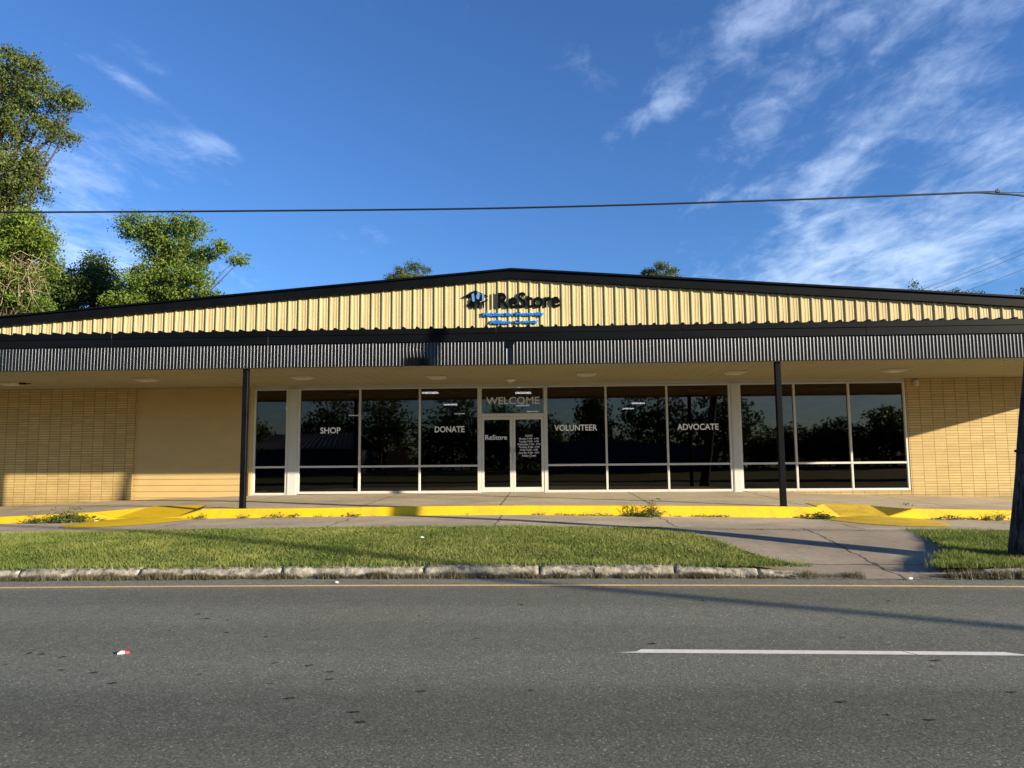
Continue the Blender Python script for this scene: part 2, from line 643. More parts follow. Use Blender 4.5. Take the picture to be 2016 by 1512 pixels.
def text(body, x0, x1, z0, z1, y, mat, parent, name='lettering', bold=0.0, depth=.002, align='CENTER', spacing=1.0):
    """lettering fitted to the box x0..x1, z0..z1 on the plane at y, facing -Y"""
    cu = bpy.data.curves.new('tmp', 'FONT')
    cu.body = body
    cu.align_x = align
    cu.offset = bold
    cu.space_character = spacing
    cu.space_line = 1.0
    cu.extrude = 0.5
    cu.resolution_u = 4
    ob = bpy.data.objects.new('tmp', cu)
    COL.objects.link(ob)
    dg = bpy.context.evaluated_depsgraph_get()
    dg.update()
    me = bpy.data.meshes.new_from_object(ob.evaluated_get(dg))
    bpy.data.objects.remove(ob)
    n = len(me.vertices)
    a = np.empty(n*3)
    me.vertices.foreach_get('co', a)
    a = a.reshape(-1, 3)
    mn, mxx = a.min(0), a.max(0)
    b = np.empty_like(a)
    b[:, 0] = x0+(a[:, 0]-mn[0])/(mxx[0]-mn[0])*(x1-x0)
    b[:, 2] = z0+(a[:, 1]-mn[1])/(mxx[1]-mn[1])*(z1-z0)
    b[:, 1] = y-a[:, 2]*depth*1.0
    me.vertices.foreach_set('co', b.ravel())
    me.materials.clear()
    me.update()
    return link(name, me, mat, parent)


def bulk(name, verts, faces_n, mat, tint=None, parent=None):
    """verts (N,3) laid out face after face, each face with faces_n corners"""
    n = len(verts)
    me = bpy.data.meshes.new(name)
    me.vertices.add(n)
    me.vertices.foreach_set('co', np.asarray(verts, dtype=np.float32).ravel())
    me.loops.add(n)
    me.loops.foreach_set('vertex_index', np.arange(n, dtype=np.int32))
    nf = n//faces_n
    me.polygons.add(nf)
    me.polygons.foreach_set('loop_start', np.arange(nf, dtype=np.int32)*faces_n)
    me.polygons.foreach_set('loop_total', np.full(nf, faces_n, dtype=np.int32))
    if tint is not None:
        at = me.attributes.new('tint', 'FLOAT', 'FACE')
        at.data.foreach_set('value', np.asarray(tint, dtype=np.float32))
    me.update()
    me.validate()
    return link(name, me, mat, parent)


# ------------------------------------------------------------------ ground heights
def I(x, xs, zs):
    return float(np.interp(x, xs, zs))


def h_wall(x): return I(x, [-22, -15.7, -11.9, -8.3, -5, 5, 10, 12.7, 20], [.05, .25, .41, .51, .55, .55, .41, .35, .2])
def h_kt(x): return I(x, [-20, -12, -10.2, -7.4, -5.2, -3, -.7, 2.45, 5, 7.7, 9.5, 16], [.02, .33, .41, .48, .485, .51, .52, .50, .47, .41, .37, .25])
def h_sw(x): return I(x, [-20, -12, -9.7, -7, -3.4, -.6, 2.3, 5, 7, 9, 16], [-.03, .19, .24, .29, .325, .335, .29, .25, .22, .19, .08])
def h_gk(x): return I(x, [-20, -7.5, -3.9, -.4, 2.8, 6.2, 16], [.02, .085, .115, .135, .125, .105, .06])
def h_rd(x): return -.0006*min(x*x, 150.0)


YE = -4.80                 # yellow kerb line
YS = -7.20                 # front of the sidewalk
YK = -10.45                # back of the stone kerb


def ss(t):
    t = max(0.0, min(1.0, t))
    return t*t*(3-2*t)


def dep(x, y, xl, xr, yb, fl):
    if y >= yb:
        return 0.0
    s = (yb-y)/(yb-YE)
    a = max(0, min(1, (x-(xl-fl*s))/(fl*s+1e-6)))
    b = max(0, min(1, ((xr+fl*s)-x)/(fl*s+1e-6)))
    return min(a, b)*s


RL = (-9.35, -7.98, -3.45, .55)
RRR = (6.15, 7.15, -3.95, .50)


def slab_z(x, y):
    t = (y-YE)/(-YE)
    z = h_kt(x)*(1-t)+h_wall(x)*t
    d = (h_kt(x)-h_sw(x)-.045)
    return z-d*max(dep(x, y, *RL), dep(x, y, *RRR))


def grass_z(x, y):
    t = (y-YK)/(YS-YK)
    base = h_gk(x)*(1-t)+(h_sw(x)-.01)*t
    return base+.035*math.sin(math.pi*max(0, min(1, t)))


# ------------------------------------------------------------------ terrain, road, pavements
mb = MB()
prof = [(400, -.22), (2, -.22), (-6.0, -.22), (-21.9, -.22), (-22.0, .06), (-30, .1), (-60, .2), (-400, .2)]
mb.add([(x, y, z) for (y, z) in prof for x in (-400, 400)], [(2*i, 2*i+2, 2*i+3, 2*i+1) for i in range(len(prof)-1)])
o = obj('ground', mb, 'ground')
tag(o, kind='structure')

mb = MB()
xs = sorted(set([-200, -100, -50, -30] + list(np.arange(-20, 20.1, .5)) + [30, 50, 100, 200]))
mb.grid([float(x) for x in xs], [-22.1, -16, -12, -10.3], lambda x, y: h_rd(x))
tag(obj('road', mb, 'asphalt'), kind='structure')

mb = MB()
xs = [float(x) for x in np.arange(-20, 20.1, .5)]
for a, b in zip(xs[:-1], xs[1:]):
    mb.add([(a, -11.235, h_rd(a)+.005), (b, -11.235, h_rd(b)+.005), (b, -11.145, h_rd(b)+.005), (a, -11.145, h_rd(a)+.005)], [(0, 1, 2, 3)])
tag(obj('edge_line', mb, 'lineyel'), kind='structure')
mb = MB()
pts = [(.72, -14.155), (.60, -14.165), (.74, -14.18), (3.86, -14.20), (3.98, -14.19), (3.80, -14.09), (.80, -14.075)]
mb.add([(x, y, h_rd(x)+.005) for x, y in [(.58, -14.172), (.76, -14.18), (2.93, -14.187), (2.86, -14.085), (.78, -14.072), (.73, -14.14)]], [(0, 1, 2, 3, 4, 5)])
mb.add([(x, y, h_rd(x)+.005) for x, y in [(2.945, -14.187), (3.80, -14.19), (3.80, -14.172), (3.66, -14.09), (2.875, -14.085)]], [(0, 1, 2, 3, 4)])
for s_ in (-9.2, 12.6):
    mb.add([(x, y, h_rd(x)+.005) for x, y in [(s_, -14.18), (s_+3.1, -14.19), (s_+3.0, -14.08), (s_+.05, -14.075)]], [(0, 1, 2, 3)])
tag(obj('lane_line', mb, 'linewhite'), kind='structure')

# sidewalk (lower pavement)
mb = MB()
xs = [float(x) for x in np.arange(-20, 16.1, .5)]
mb.grid(xs, [YS, -6.4, -5.6, YE+.02], lambda x, y: h_sw(x))
mb.add([(x, YS, z) for x in xs for z in (h_sw(x), h_sw(x)-.3)], [(2*i, 2*i+1, 2*i+3, 2*i+2) for i in range(len(xs)-1)])
tag(obj('sidewalk', mb, 'walk'), kind='structure')

# porch slab
mb = MB()
xs = sorted(set([round(float(x), 3) for x in np.concatenate([np.arange(-22, 18.01, .5), np.arange(-10.4, -7.2, .05), np.arange(5.4, 7.9, .05)])]))
ys = [round(float(y), 3) for y in np.concatenate([np.arange(YE, -3.2, .06), np.arange(-3.2, .31, .5)])]
mb.grid(xs, ys, slab_z)
tag(obj('porch_slab', mb, 'slab', smooth=False), kind='structure')

# yellow kerb: painted face and top strip
mb = MB()
YT = YE+.16
for row in ((YE-.012, lambda x: h_sw(x)-.02), (YE-.012, lambda x: slab_z(x, YE)-.018), (YE+.006, lambda x: slab_z(x, YE)+.005), (YT, lambda x: slab_z(x, YT)+.004)):
    mb.v += [(x, row[0], row[1](x)) for x in xs]
n = len(xs)
for j in range(3):
    mb.f += [(j*n+i, j*n+i+1, (j+1)*n+i+1, (j+1)*n+i) for i in range(n-1)]
tag(obj('kerb', mb, 'yellow'), kind='structure')


def ramp_sheet(name, left, right, v_n, u_n, fz, mat):
    """left / right : functions of v in 0..1 -> (x, y)"""
    m_ = MB()
    for j in range(v_n+1):
        v = j/v_n
        a, b = left(v), right(v)
        for i in range(u_n+1):
            u = i/u_n
            x, y = a[0]*(1-u)+b[0]*u, a[1]*(1-u)+b[1]*u
            m_.v.append((x, y, fz(x, y)))
    for j in range(v_n):
        for i in range(u_n):
            k = j*(u_n+1)+i
            m_.f.append((k, k+u_n+1, k+u_n+2, k+1))
    return tag(obj(name, m_, mat), kind='structure')


def curve(pts):
    pts = np.array(pts, float)
    t = np.linspace(0, 1, len(pts))
    return lambda v: (float(np.interp(v, t, pts[:, 0])), float(np.interp(v, t, pts[:, 1])))


zf = lambda x, y: slab_z(x, y)+.009
ramp_sheet('ramp_paint', curve([(-9.2, -3.3), (-9.55, -4.0), (-9.9, YE+.0)]), curve([(-7.75, -3.55), (-7.85, -4.2), (-7.93, YE)]), 40, 50, zf, 'yellow')
ramp_sheet('ramp_paint', curve([(5.85, -3.75), (5.8, -4.3), (5.75, YE)]), curve([(7.05, -3.9), (7.35, -4.35), (7.62, YE)]), 40, 50, zf, 'yellow_old')


def toe(cx, hx, yf, skew, mat):
    m_ = MB()
    nu, nv = 48, 12
    for j in range(nv+1):
        v = j/nv
        for i in range(nu+1):
            a = math.pi*i/nu
            e = 1.0-.25*math.cos(2*a)*0
            x = cx-hx*math.cos(a)*(v**.9)*e + skew*math.sin(a)*v
            y = YE-.01+(yf-YE)*abs(math.sin(a))**.75*v
            hgt = .05*(1-v)**.9*(1 if abs(x-cx) < hx else 0)+.008
            m_.v.append((x, y, h_sw(x)+hgt))
    for j in range(nv):
        for i in range(nu):
            k = j*(nu+1)+i
            m_.f.append((k, k+1, k+nu+2, k+nu+1))
    return tag(obj('ramp_toe', m_, mat), kind='structure')


toe(-8.65, 1.15, -6.45, -.35, 'yellow')
toe(6.75, 1.05, -6.55, .25, 'yellow_old')

# driveway apron
def apr_l(y): return I(y, [-10.62, -10.4, -9.9, -9.2, -8.4, -7.7, YS], [3.5, 3.35, 3.0, 2.8, 2.62, 2.4, 2.15])
def apr_r(y): return I(y, [-10.62, -10.4, -9.9, -9.2, -8.4, -7.7, YS], [5.0, 5.1, 5.35, 5.95, 6.15, 6.25, 6.3])


mb = MB()
ys = [float(y) for y in np.linspace(-10.70, YS, 24)]
for y in ys:
    t = (y+10.70)/(YS+10.70)
    for i in range(21):
        x = (apr_l(y)-.35)+(apr_r(y)+.35-apr_l(y)+.35)*i/20
        mb.v.append((x, y, h_rd(x)*(1-t)+(h_sw(x)+.006)*(.3*t+.7*ss(t)) + .006 + .03*(1-t)*min(1, t*8)))
for j in range(len(ys)-1):
    for i in range(20):
        k = j*21+i
        mb.f.append((k, k+1, k+22, k+21))
tag(obj('driveway', mb, 'apron'), kind='structure')

# turf bed under the grass
mb = MB()
rng = np.random.default_rng(5)
for (xa, xb) in ((-20, None), (None, 18)):
    ys = [float(y) for y in np.linspace(YK-.02, YS, 14)]
    for j, y in enumerate(ys):
        lo = -20 if xa is not None else apr_r(y)
        hi = apr_l(y) if xa is not None else 18
        for i in range(61):
            x = lo+(hi-lo)*i/60
            mb.v.append((x, y, grass_z(x, y)+.004))
    b0 = len(mb.v)-14*61
    for j in range(13):
        for i in range(60):
            k = b0+j*61+i
            mb.f.append((k, k+1, k+62, k+61))
tag(obj('lawn', mb, 'soil'), kind='structure')

# stone kerb along the road: segments with joints, broken faces
def kerb_run(segs):
    m_ = MB()
    rg = np.random.default_rng(11)
    for (xa, xb, fa, fb) in segs:
        n_ = max(6, int((xb-xa)/.06))
        ring = 7
        b0 = len(m_.v)
        for i in range(n_+1):
            t = i/n_
            x = xa+(xb-xa)*t
            hh = (fa+(fb-fa)*t)*(h_gk(x)-h_rd(x)+.012)
            j = lambda s: float(rg.normal(0, s))
            zt = h_rd(x)+hh
            m_.v += [(x, YK+.02, h_rd(x)-.05), (x, YK+.02, zt-.012+j(.003)), (x, YK-.03, zt+j(.004)), (x, YK-.10, zt-.006+j(.006)),
                     (x, YK-.135+j(.006), zt-.03+j(.008)), (x, YK-.16+j(.010), h_rd(x)+hh*.45+j(.01)), (x, YK-.175+j(.008), h_rd(x)-.03)]
        for i in range(n_):
            for k in range(ring-1):
                a = b0+i*ring+k
                m_.f.append((a, a+ring, a+ring+1, a+1))
        m_.f.append(tuple(b0+k for k in range(ring)))
        m_.f.append(tuple(b0+n_*ring+k for k in range(ring))[::-1])
    return m_


jn = [-20, -16.5, -13.0, -10.2, -7.12, -5.46, -3.52, -1.60, -.08, 1.68]
segs = [(a+.008, b-.008, 1.0+.05*math.sin(7*a), 1.0+.05*math.sin(9*b)) for a, b in zip(jn[:-1], jn[1:])]
segs += [(1.69, 2.75, .95, .75), (2.77, 3.35, .7, .35), (5.0, 5.6, .12, .6), (5.61, 6.3, .75, .95), (6.31, 8.9, .98, 1.0), (8.92, 12.0, 1, 1), (12.02, 16, 1, 1)]
tag(obj('kerbstone', kerb_run(segs), 'stone', smooth=True), kind='structure')

# ------------------------------------------------------------------ the store
B = empty('store_building', (0, 0, 0))
tag(B, 'low tan store with cream ribbed gable, black corrugated canopy and dark glass storefront', 'building')
HEAD, SOF = 3.556, 3.625


def wall_strip(x0, x1, y0, y1, z1, hb, step=.5):
    """wall whose foot follows the sloping slab"""
    m_ = MB()
    n_ = max(1, int(round((x1-x0)/step)))
    xs_ = [x0+(x1-x0)*i/n_ for i in range(n_+1)]
    for y in (y0, y1):
        m_.v += [(x, y, hb(x)-.06) for x in xs_]+[(x, y, z1) for x in xs_]
    n = n_+1
    for i in range(n_):
        m_.f += [(i, i+1, n+i+1, n+i), (2*n+i+1, 2*n+i, 3*n+i, 3*n+i+1), (n+i, n+i+1, 3*n+i+1, 3*n+i)]
    m_.f += [(0, n, 3*n, 2*n), (n-1, 3*n-1, 4*n-1, 2*n-1)]
    return m_


mbk = wall_strip(-22, -11.80, -.10, .20, SOF+.05, h_wall)
obj('brick_wall', mbk, 'brick', B)
mbk = wall_strip(10.04, 16.8, -.05, .20, SOF+.05, h_wall)
obj('brick_wall', mbk, 'brick', B)
mbk = wall_strip(5.6, 10.035, -.045, .20, .545, h_wall)
obj('brick_wall', mbk, 'brick', B, label='low brick course under the right windows')
# lap siding with true boards
mb = MB()
x0, x1 = -11.797, -8.42
z = .12
k = 0
while z < SOF:
    z2 = min(z+.174, SOF+.04)
    mb.add([(x0, -.048, z), (x1, -.048, z), (x1, -.020, z2), (x0, -.020, z2)], [(0, 1, 2, 3)])
    mb.add([(x0, -.048, z), (x1, -.048, z), (x1, -.010, z+.010), (x0, -.010, z+.010)], [(0, 3, 2, 1)])
    z += .174
    k += 1
mb.box(x0, x1, .0, .2, .1, SOF+.04)
obj('siding_wall', mb, 'siding', B)
mb = MB()
mb.box(-8.418, -8.33, -.07, .2, .42, SOF+.02, .006)
obj('corner_board', mb, 'siding', B)
mb = MB()
mb.box(-8.33, 10.03, -.012, .2, HEAD+.003, SOF+.04)
obj('header_board', mb, 'column', B)

# columns between the window groups
for xa, xb in ((-7.315, -7.035), (5.245, 5.462)):
    mb = MB()
    mb.box(xa, xb, -.055, .2, .45, HEAD, .008)
    mb.box(xa+.03, xa+.045, -.062, -.054, .56, HEAD-.02)
    obj('column', mb, 'column', B)

# windows ------------------------------------------------------------
ZT, BAR = 1.31, .055


def frame_boxes(m_, x0, x1, z0, z1, ls, rs, top=.045, bot=.065, bar=True, y0=-.04, y1=.07):
    m_.box(x0, x0+ls, y0, y1, z0, z1, .004)
    m_.box(x1-rs, x1, y0, y1, z0, z1, .004)
    m_.box(x0+ls, x1-rs, y0+.003, y1-.003, z1-top, z1, .004)
    m_.box(x0+ls, x1-rs, y0+.003, y1-.003, z0, z0+bot, .004)
    if bar:
        m_.box(x0+ls, x1-rs, y0+.005, y1-.005, ZT-BAR/2, ZT+BAR/2, .004)


def pane(x0, x1, z0, z1, parent, y=.02):
    m_ = MB()
    m_.box(x0, x1, y, y+.008, z0, z1)
    obj('glass_pane', m_, 'glass', parent)


def window(x0, x1, z0, ls=.027, rs=.027, label=None):
    m_ = MB()
    frame_boxes(m_, x0, x1, z0, HEAD, ls, rs)
    w_ = obj('window', m_, 'frame', B)
    if label:
        w_['label'] = label
    pane(x0+ls, x1-rs, ZT+BAR/2, HEAD-.045, w_)
    pane(x0+ls, x1-rs, z0+.065, ZT-BAR/2, w_)
    return w_


window(-8.325, -7.318, .515, .06, .055, 'narrow window between siding and column')
w1 = window(-7.03, -5.238, .545, .06)
w2 = window(-5.238, -3.515, .55)
w3 = window(-3.515, -1.835, .55)
w4 = window(.092, 1.766, .55)
w5 = window(1.766, 3.472, .55)
w6 = window(3.472, 5.242, .55, .027, .06)
w7 = window(5.465, 6.996, .55, .06)
w8 = window(6.996, 8.489, .55)
w9 = window(8.489, 10.03, .55, .027, .06)
YTXT = .0165
text('SHOP', -6.39, -5.80, 2.255, 2.43, YTXT, 'vinyl', w1, bold=.018)
text('DONATE', -3.09, -2.24, 2.255, 2.43, YTXT, 'vinyl', w3, bold=.018)
text('VOLUNTEER', .31, 1.52, 2.265, 2.44, YTXT, 'vinyl', w4, bold=.018)
text('ADVOCATE', 3.75, 4.90, 2.255, 2.43, YTXT, 'vinyl', w6, bold=.018)

# entrance: frame, transom, two door leaves
mb = MB()
frame_boxes(mb, -1.832, .089, .55, HEAD, .07, .07, bar=False, bot=.002)
mb.box(-1.76, .017, -.045, .073, 2.69, 2.77, .004)
obj('door_frame', mb, 'frame', B)
tw = MB()
frame_boxes(tw, -1.755, .012, 2.772, HEAD-.05, .012, .012, top=.012, bot=.012, bar=False, y0=-.01, y1=.04)
tr = obj('transom_window', tw, 'frame', B)
pane(-1.743, 0, 2.784, HEAD-.062, tr)
text('WELCOME', -1.62, -.10, 3.035, 3.245, YTXT, 'frost', tr, bold=.018)


def door(x0, x1, hinge_left):
    m_ = MB()
    m_.box(x0, x0+.075, -.03, .015+.03, .565, 2.685, .005)
    m_.box(x1-.075, x1, -.03, .045, .565, 2.685, .005)
    m_.box(x0+.075, x1-.075, -.027, .042, 2.60, 2.685, .005)
    m_.box(x0+.075, x1-.075, -.027, .042, .565, .70, .005)
    d_ = obj('door', m_, 'frame', B)
    pane(x0+.075, x1-.075, .70, 2.60, d_)
    hx = x1-.055 if hinge_left else x0+.055
    h_ = MB()
    h_.tube([(hx, -.085, 1.47), (hx, -.085, 1.80)], .013, 8)
    h_.tube([(hx, -.03, 1.50), (hx, -.085, 1.50)], .010, 6)
    h_.tube([(hx, -.03, 1.77), (hx, -.085, 1.77)], .010, 6)
    obj('handle', h_, 'steel', d_, True)
    if not hinge_left:
        l_ = MB()
        l_.tube([(x0+.035, -.03, 1.40), (x0+.035, -.04, 1.40)], .018, 10)
        obj('lock', l_, 'steel', d_)
    return d_


d1 = door(-1.755, -.874, True)
d2 = door(-.868, .012, False)
text('ReStore', -1.645, -1.03, 2.03, 2.17, YTXT, 'vinyl', d1, bold=.012)
hours = ['HOURS', 'Monday: 9 AM - 4 PM', 'Tuesday: 9 AM - 4 PM', 'Wednesday: 9 AM - 4 PM', 'Thursday: 9 AM - 4 PM',
         'Friday: 9 AM - 4 PM', 'Saturday: 9 AM - 4 PM', 'Sunday: Closed']
text('\n'.join(hours), -.74, -.09, 1.535, 2.165, YTXT, 'vinyl', d2, bold=.006)

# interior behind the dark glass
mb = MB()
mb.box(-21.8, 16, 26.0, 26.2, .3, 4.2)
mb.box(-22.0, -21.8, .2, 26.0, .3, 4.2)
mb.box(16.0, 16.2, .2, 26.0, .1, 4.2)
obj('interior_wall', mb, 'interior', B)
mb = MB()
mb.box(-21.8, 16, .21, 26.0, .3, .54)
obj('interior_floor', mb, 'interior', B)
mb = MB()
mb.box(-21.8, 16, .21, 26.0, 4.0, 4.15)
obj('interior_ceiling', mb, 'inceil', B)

# gable wall of R-panel
PEAKX, PEAKZ, SLOPE = -.86, 6.86, .0755
GX0, GX1 = -22.0, 16.8


def rake(x): return PEAKZ-.10-SLOPE*abs(x-PEAKX)


mb = MB()
px_ = []
x = GX0
pitchw = .3048
while x < GX1:
    px_ += [(x, 0), (x+.018, .032), (x+.055, .032), (x+.075, 0), (x+.135, 0), (x+.142, .005), (x+.158, .005), (x+.165, 0),
            (x+.215, 0), (x+.222, .005), (x+.238, .005), (x+.245, 0)]
    x += pitchw
for (x, d) in px_:
    mb.v += [(x, -.10-d, 4.35), (x, -.10-d, rake(x))]
for i in range(len(px_)-1):
    mb.f.append((2*i, 2*i+2, 2*i+3, 2*i+1))
obj('gable_wall', mb, 'gable', B)

# rake trim and roof
for sgn, xe in ((-1, GX0-.3), (1, GX1+.3)):
    mb = MB()
    zt0, zte = PEAKZ, PEAKZ-SLOPE*abs(xe-PEAKX)
    pr = [(PEAKX, zt0-.235), (xe, zte-.235), (xe, zte), (PEAKX, zt0)]
    if sgn < 0:
        pr = pr[::-1]
    mb.prism(pr, -.235, -.11 if sgn > 0 else -.11)
    obj('rake_trim', mb, 'black', B)
    mb = MB()
    pr = [(PEAKX, zt0+.004), (xe, zte+.004), (xe, zte+.055), (PEAKX, zt0+.055)]
    if sgn < 0:
        pr = pr[::-1]
    mb.prism(pr, -.30, 26.3)
    # standing seams on the roof
    for q in range(24):
        y = .8+q*1.06
        a = [(PEAKX, zt0+.05), (xe, zte+.05), (xe, zte+.09), (PEAKX, zt0+.09)]
        mb.prism(a if sgn > 0 else a[::-1], y, y+.04)
    obj('roof', mb, 'charcoal', B)
mb = MB()
mb.box(GX0, GX1, 26.0, 26.2, -.1, 4.6)
mb.box(GX0-.0, GX0+.15, .25, 25.9, -.1, 4.9)
mb.box(GX1-.15, GX1, .25, 25.9, -.1, 4.9)
obj('rear_wall', mb, 'gable', B)

# canopy -------------------------------------------------------------
CX0, CX1, CY = -22.4, 16.2, -4.80
ZB, ZM, ZTOP = 3.565, 4.075, 4.375
mb = MB()
mb.box(CX0+.05, CX1-.05, CY+.08, -.012, SOF, SOF+.05)
# shallow V-grooves of the soffit panels
gx = CX0+.2
while gx < CX1-.2:
    mb.box(gx, gx+.02, CY+.12, -.12, SOF-.004, SOF+.001)
    gx += .1524*2
mb.box(CX0+.05, CX1-.05, CY+.045, CY+.085, ZB-.012, SOF+.05)
obj('soffit', mb, 'soffit', B)
mb = MB()
pit = .0757
RR = .024
prof_f = [(RR*math.sin(R(q)), RR*(math.cos(R(q))-math.cos(R(62)))) for q in (-62, -52, -40, -27, -13, 0, 13, 27, 40, 52, 62)]
prof_f = [(-.0285, 0)]+prof_f+[(.0285, 0)]
nr = int((CX1-CX0)/pit)
zrow = [ZB, ZB+.06, ZB+.13, ZB+.2, ZB+.35, ZM+.02]
rg = np.random.default_rng(3)
ampn = 1+.06*np.interp(np.arange(nr+1), np.linspace(0, nr, 90), rg.normal(0, 1, 90))
cols_f = [(CX0+pit*(i+.5)+px_f, d*ampn[i]) for i in range(nr) for (px_f, d) in prof_f]
ncf = len(cols_f)
for z in zrow:
    for (x, d) in cols_f:
        sh = 0
        k = math.exp(-((x+2.75)/.30)**4)      # crushed stretch near the middle
        if z < ZB+.16:
            d *= 1-.97*k
            sh = .02*k*(ZB+.16-z)/.16
        k2 = math.exp(-((x+.72)/.05)**4)
        d *= 1-.9*k2
        mb.v.append((x+.006*k*math.sin(z*14), CY-d+sh, z))
for j in range(len(zrow)-1):
    for i in range(ncf-1):
        a = j*ncf+i
        mb.f.append((a, a+1, a+ncf+1, a+ncf))
obj('canopy_fascia', mb, 'fascia', B, True)
# right-hand return of the fascia and a plain left one
mb = MB()
mb.box(CX1-.012, CX1+.012, CY+.02, -.06, ZB, ZM+.02)
obj('canopy_return', mb, 'fascia', B)
mb = MB()
mb.box(CX0-.012, CX0+.012, CY+.02, -.06, ZB, ZM+.02)
obj('canopy_return', mb, 'fascia', B)
# flashing band, in lengths with laps
mb = MB()
bks = [CX0-.04, -18.3, -14.0, -9.6, -6.05, -1.0, 3.0, 6.9, 10.9, 13.6, CX1+.04]
for i, (a, b) in enumerate(zip(bks[:-1], bks[1:])):
    off = .004*(i % 2)
    mb.box(a, b, CY-.045-off, CY+.05, ZM, ZTOP-.13+.002*(i % 3), .006)
    mb.box(a, b, CY-.062+off, CY+.05, ZTOP-.125, ZTOP+.004*(i % 2), .006)
mb.box(CX1-.02, CX1+.04, CY+.05, -.06, ZM, ZTOP)
obj('flashing', mb, 'charcoal', B)
# canopy roof sheet with rib ends that stick up over the flashing
mb = MB()
x = CX0
pr2 = []
while x < CX1:
    pr2 += [(x, 0), (x+.10, 0), (x+.125, .045), (x+.165, .045), (x+.19, 0)]
    x += .3048
for (x, d) in pr2:
    mb.v += [(x, CY-.01, ZTOP+.008+d), (x, -.10, ZTOP+.10+d)]
for i in range(len(pr2)-1):
    mb.f.append((2*i, 2*i+2, 2*i+3, 2*i+1))
x = CX0
while x < CX1-.2:
    mb.add([(x+.10, CY-.012, ZTOP-.01), (x+.19, CY-.012, ZTOP-.01), (x+.165, CY-.012, ZTOP+.053), (x+.125, CY-.012, ZTOP+.053)], [(0, 1, 2, 3)])
    x += .3048
obj('canopy_roof', mb, 'black', B)
# a bent black plate hanging on the fascia
mb = MB()
mb.add([(-.80, CY-.02, ZM+.05), (-.64, CY-.02, ZM+.05), (-.66, CY-.035, ZM-.13), (-.70, CY-.05, ZM-.15), (-.77, CY-.03, ZM-.13)], [(0, 4, 3, 2, 1)])
mb.box(-.63, -.615, CY-.03, CY-.02, ZM-.08, ZM+.07)
obj('fascia_bracket', mb, 'black', B)

for px0, zb_ in ((-6.60, None), (5.06, None)):
    mb = MB()
    yb = -4.66
    zb_ = slab_z(px0, yb)
    mb.box(px0-.058, px0+.058, yb-.058, yb+.058, zb_, SOF, .006)
    mb.box(px0-.075, px0+.075, yb-.075, yb+.075, zb_-.004, zb_+.012, .003)
    obj('support_post', mb, 'black', B)

# canopy lights: shallow square fittings on the soffit
first = None
names = [(-14.23, -1.83, 'soffit light nearest the left edge, beside a dangling black bracket'), (-10.19, -2.37, 'soffit light above the yellow siding and brick joint'),
         (-6.13, -2.37, 'soffit light in front of the left window column'), (-2.72, -2.07, 'soffit light above the DONATE window'),
         (1.10, -2.32, 'soffit light above the VOLUNTEER window'), (4.81, -2.22, 'soffit light above the ADVOCATE window'),
         (8.68, -2.32, 'soffit light nearest the right brick wall')]
for x, y, lab in names:
    if first is None:
        first = empty('soffit_light', (x, y, SOF))
        mb = MB()
        mb.box(-.24, .24, -.24, .24, -.028, -.004, .008)
        mb.box(-.20, .20, -.20, .20, -.048, -.028, .010)
        obj('housing', mb, 'fixture', first)
        mb = MB()
        mb.box(-.17, .17, -.17, .17, -.062, -.048, .006)
        obj('lens', mb, 'column', first)
        t_ = first
    else:
        t_ = first.copy()
        COL.objects.link(t_)
        t_.location = (x, y, SOF)
        for ch in list(first.children):
            c_ = ch.copy()
            COL.objects.link(c_)
            c_.parent = t_
    tag(t_, 'square cream '+lab, 'light', 'lights set in the canopy soffit')
mb = MB()
mb.tube([(-.86, -1.2, SOF-.003), (-.86, -1.2, SOF-.03), (-.86, -1.2, SOF-.07), (-.86, -1.2, SOF-.095)], [.15, .15, .07, .01], 16)
tag(obj('security_camera', mb, 'fixture', None, True), 'small cream dome fitting on the soffit in front of the doors', 'camera')
mb = MB()
mb.box(-13.90, -13.72, -1.95, -1.90, SOF-.055, SOF-.01, .005)
mb.tube([(-13.72, -1.92, SOF-.035), (-13.6, -1.92, SOF-.03)], .012, 6)
tag(obj('bracket', mb, 'black'), 'dark bracket hanging by the leftmost soffit light', 'bracket')
mb = MB()
mb.box(10.26, 10.36, -.16, -.05, 3.40, 3.58, .01)
mb.box(10.28, 10.34, -.20, -.161, 3.43, 3.55, .008)
tag(obj('wall_light', mb, 'fixture'), 'small box light on the brick just right of the windows', 'light')

# lit ceiling lights inside
inl = [(-3.40, 1.2, 3.50, 'tube', 'high and nearest the glass right of SHOP'), (-3.36, 5.6, 3.45, 'tube', 'seen across the mullion left of DONATE'),
       (-9.75, 7.2, 3.50, 'tube', 'inside the narrow left window'), (-8.9, 13.0, 3.52, 'tubedim', 'faint and far behind the SHOP window'),
       (-.60, 1.5, 3.49, 'tube', 'above WELCOME in the transom'), (-.75, 6.2, 3.43, 'tubedim', 'behind the O of WELCOME'),
       (-.45, 10.0, 3.43, 'tubedim', 'just above the entrance doors'), (3.60, 7.0, 3.52, 'tube', 'upper one right of VOLUNTEER'),
       (3.75, 11.4, 3.60, 'tube', 'lower one right of VOLUNTEER'), (-3.9, 13.0, 3.55, 'tubedim', 'faint and far above the DONATE lettering')]
for i, (x, y, z, m_, lab) in enumerate(inl):
    mb = MB()
    mb.box(-.25, .25, -.13, .13, -.015, .015, .005)
    t_ = obj('ceiling_light', mb, 'fixture')
    t_.location = (x, y, z)
    mb = MB()
    mb.box(-.24, .24, -.12, .12, -.024, -.016)
    mb.box(-.24, .24, -.139, -.132, -.013, .013)
    obj('diffuser', mb, m_, t_)
    tag(t_, 'lit white ceiling light '+lab, 'light', 'lit ceiling lights inside the store')

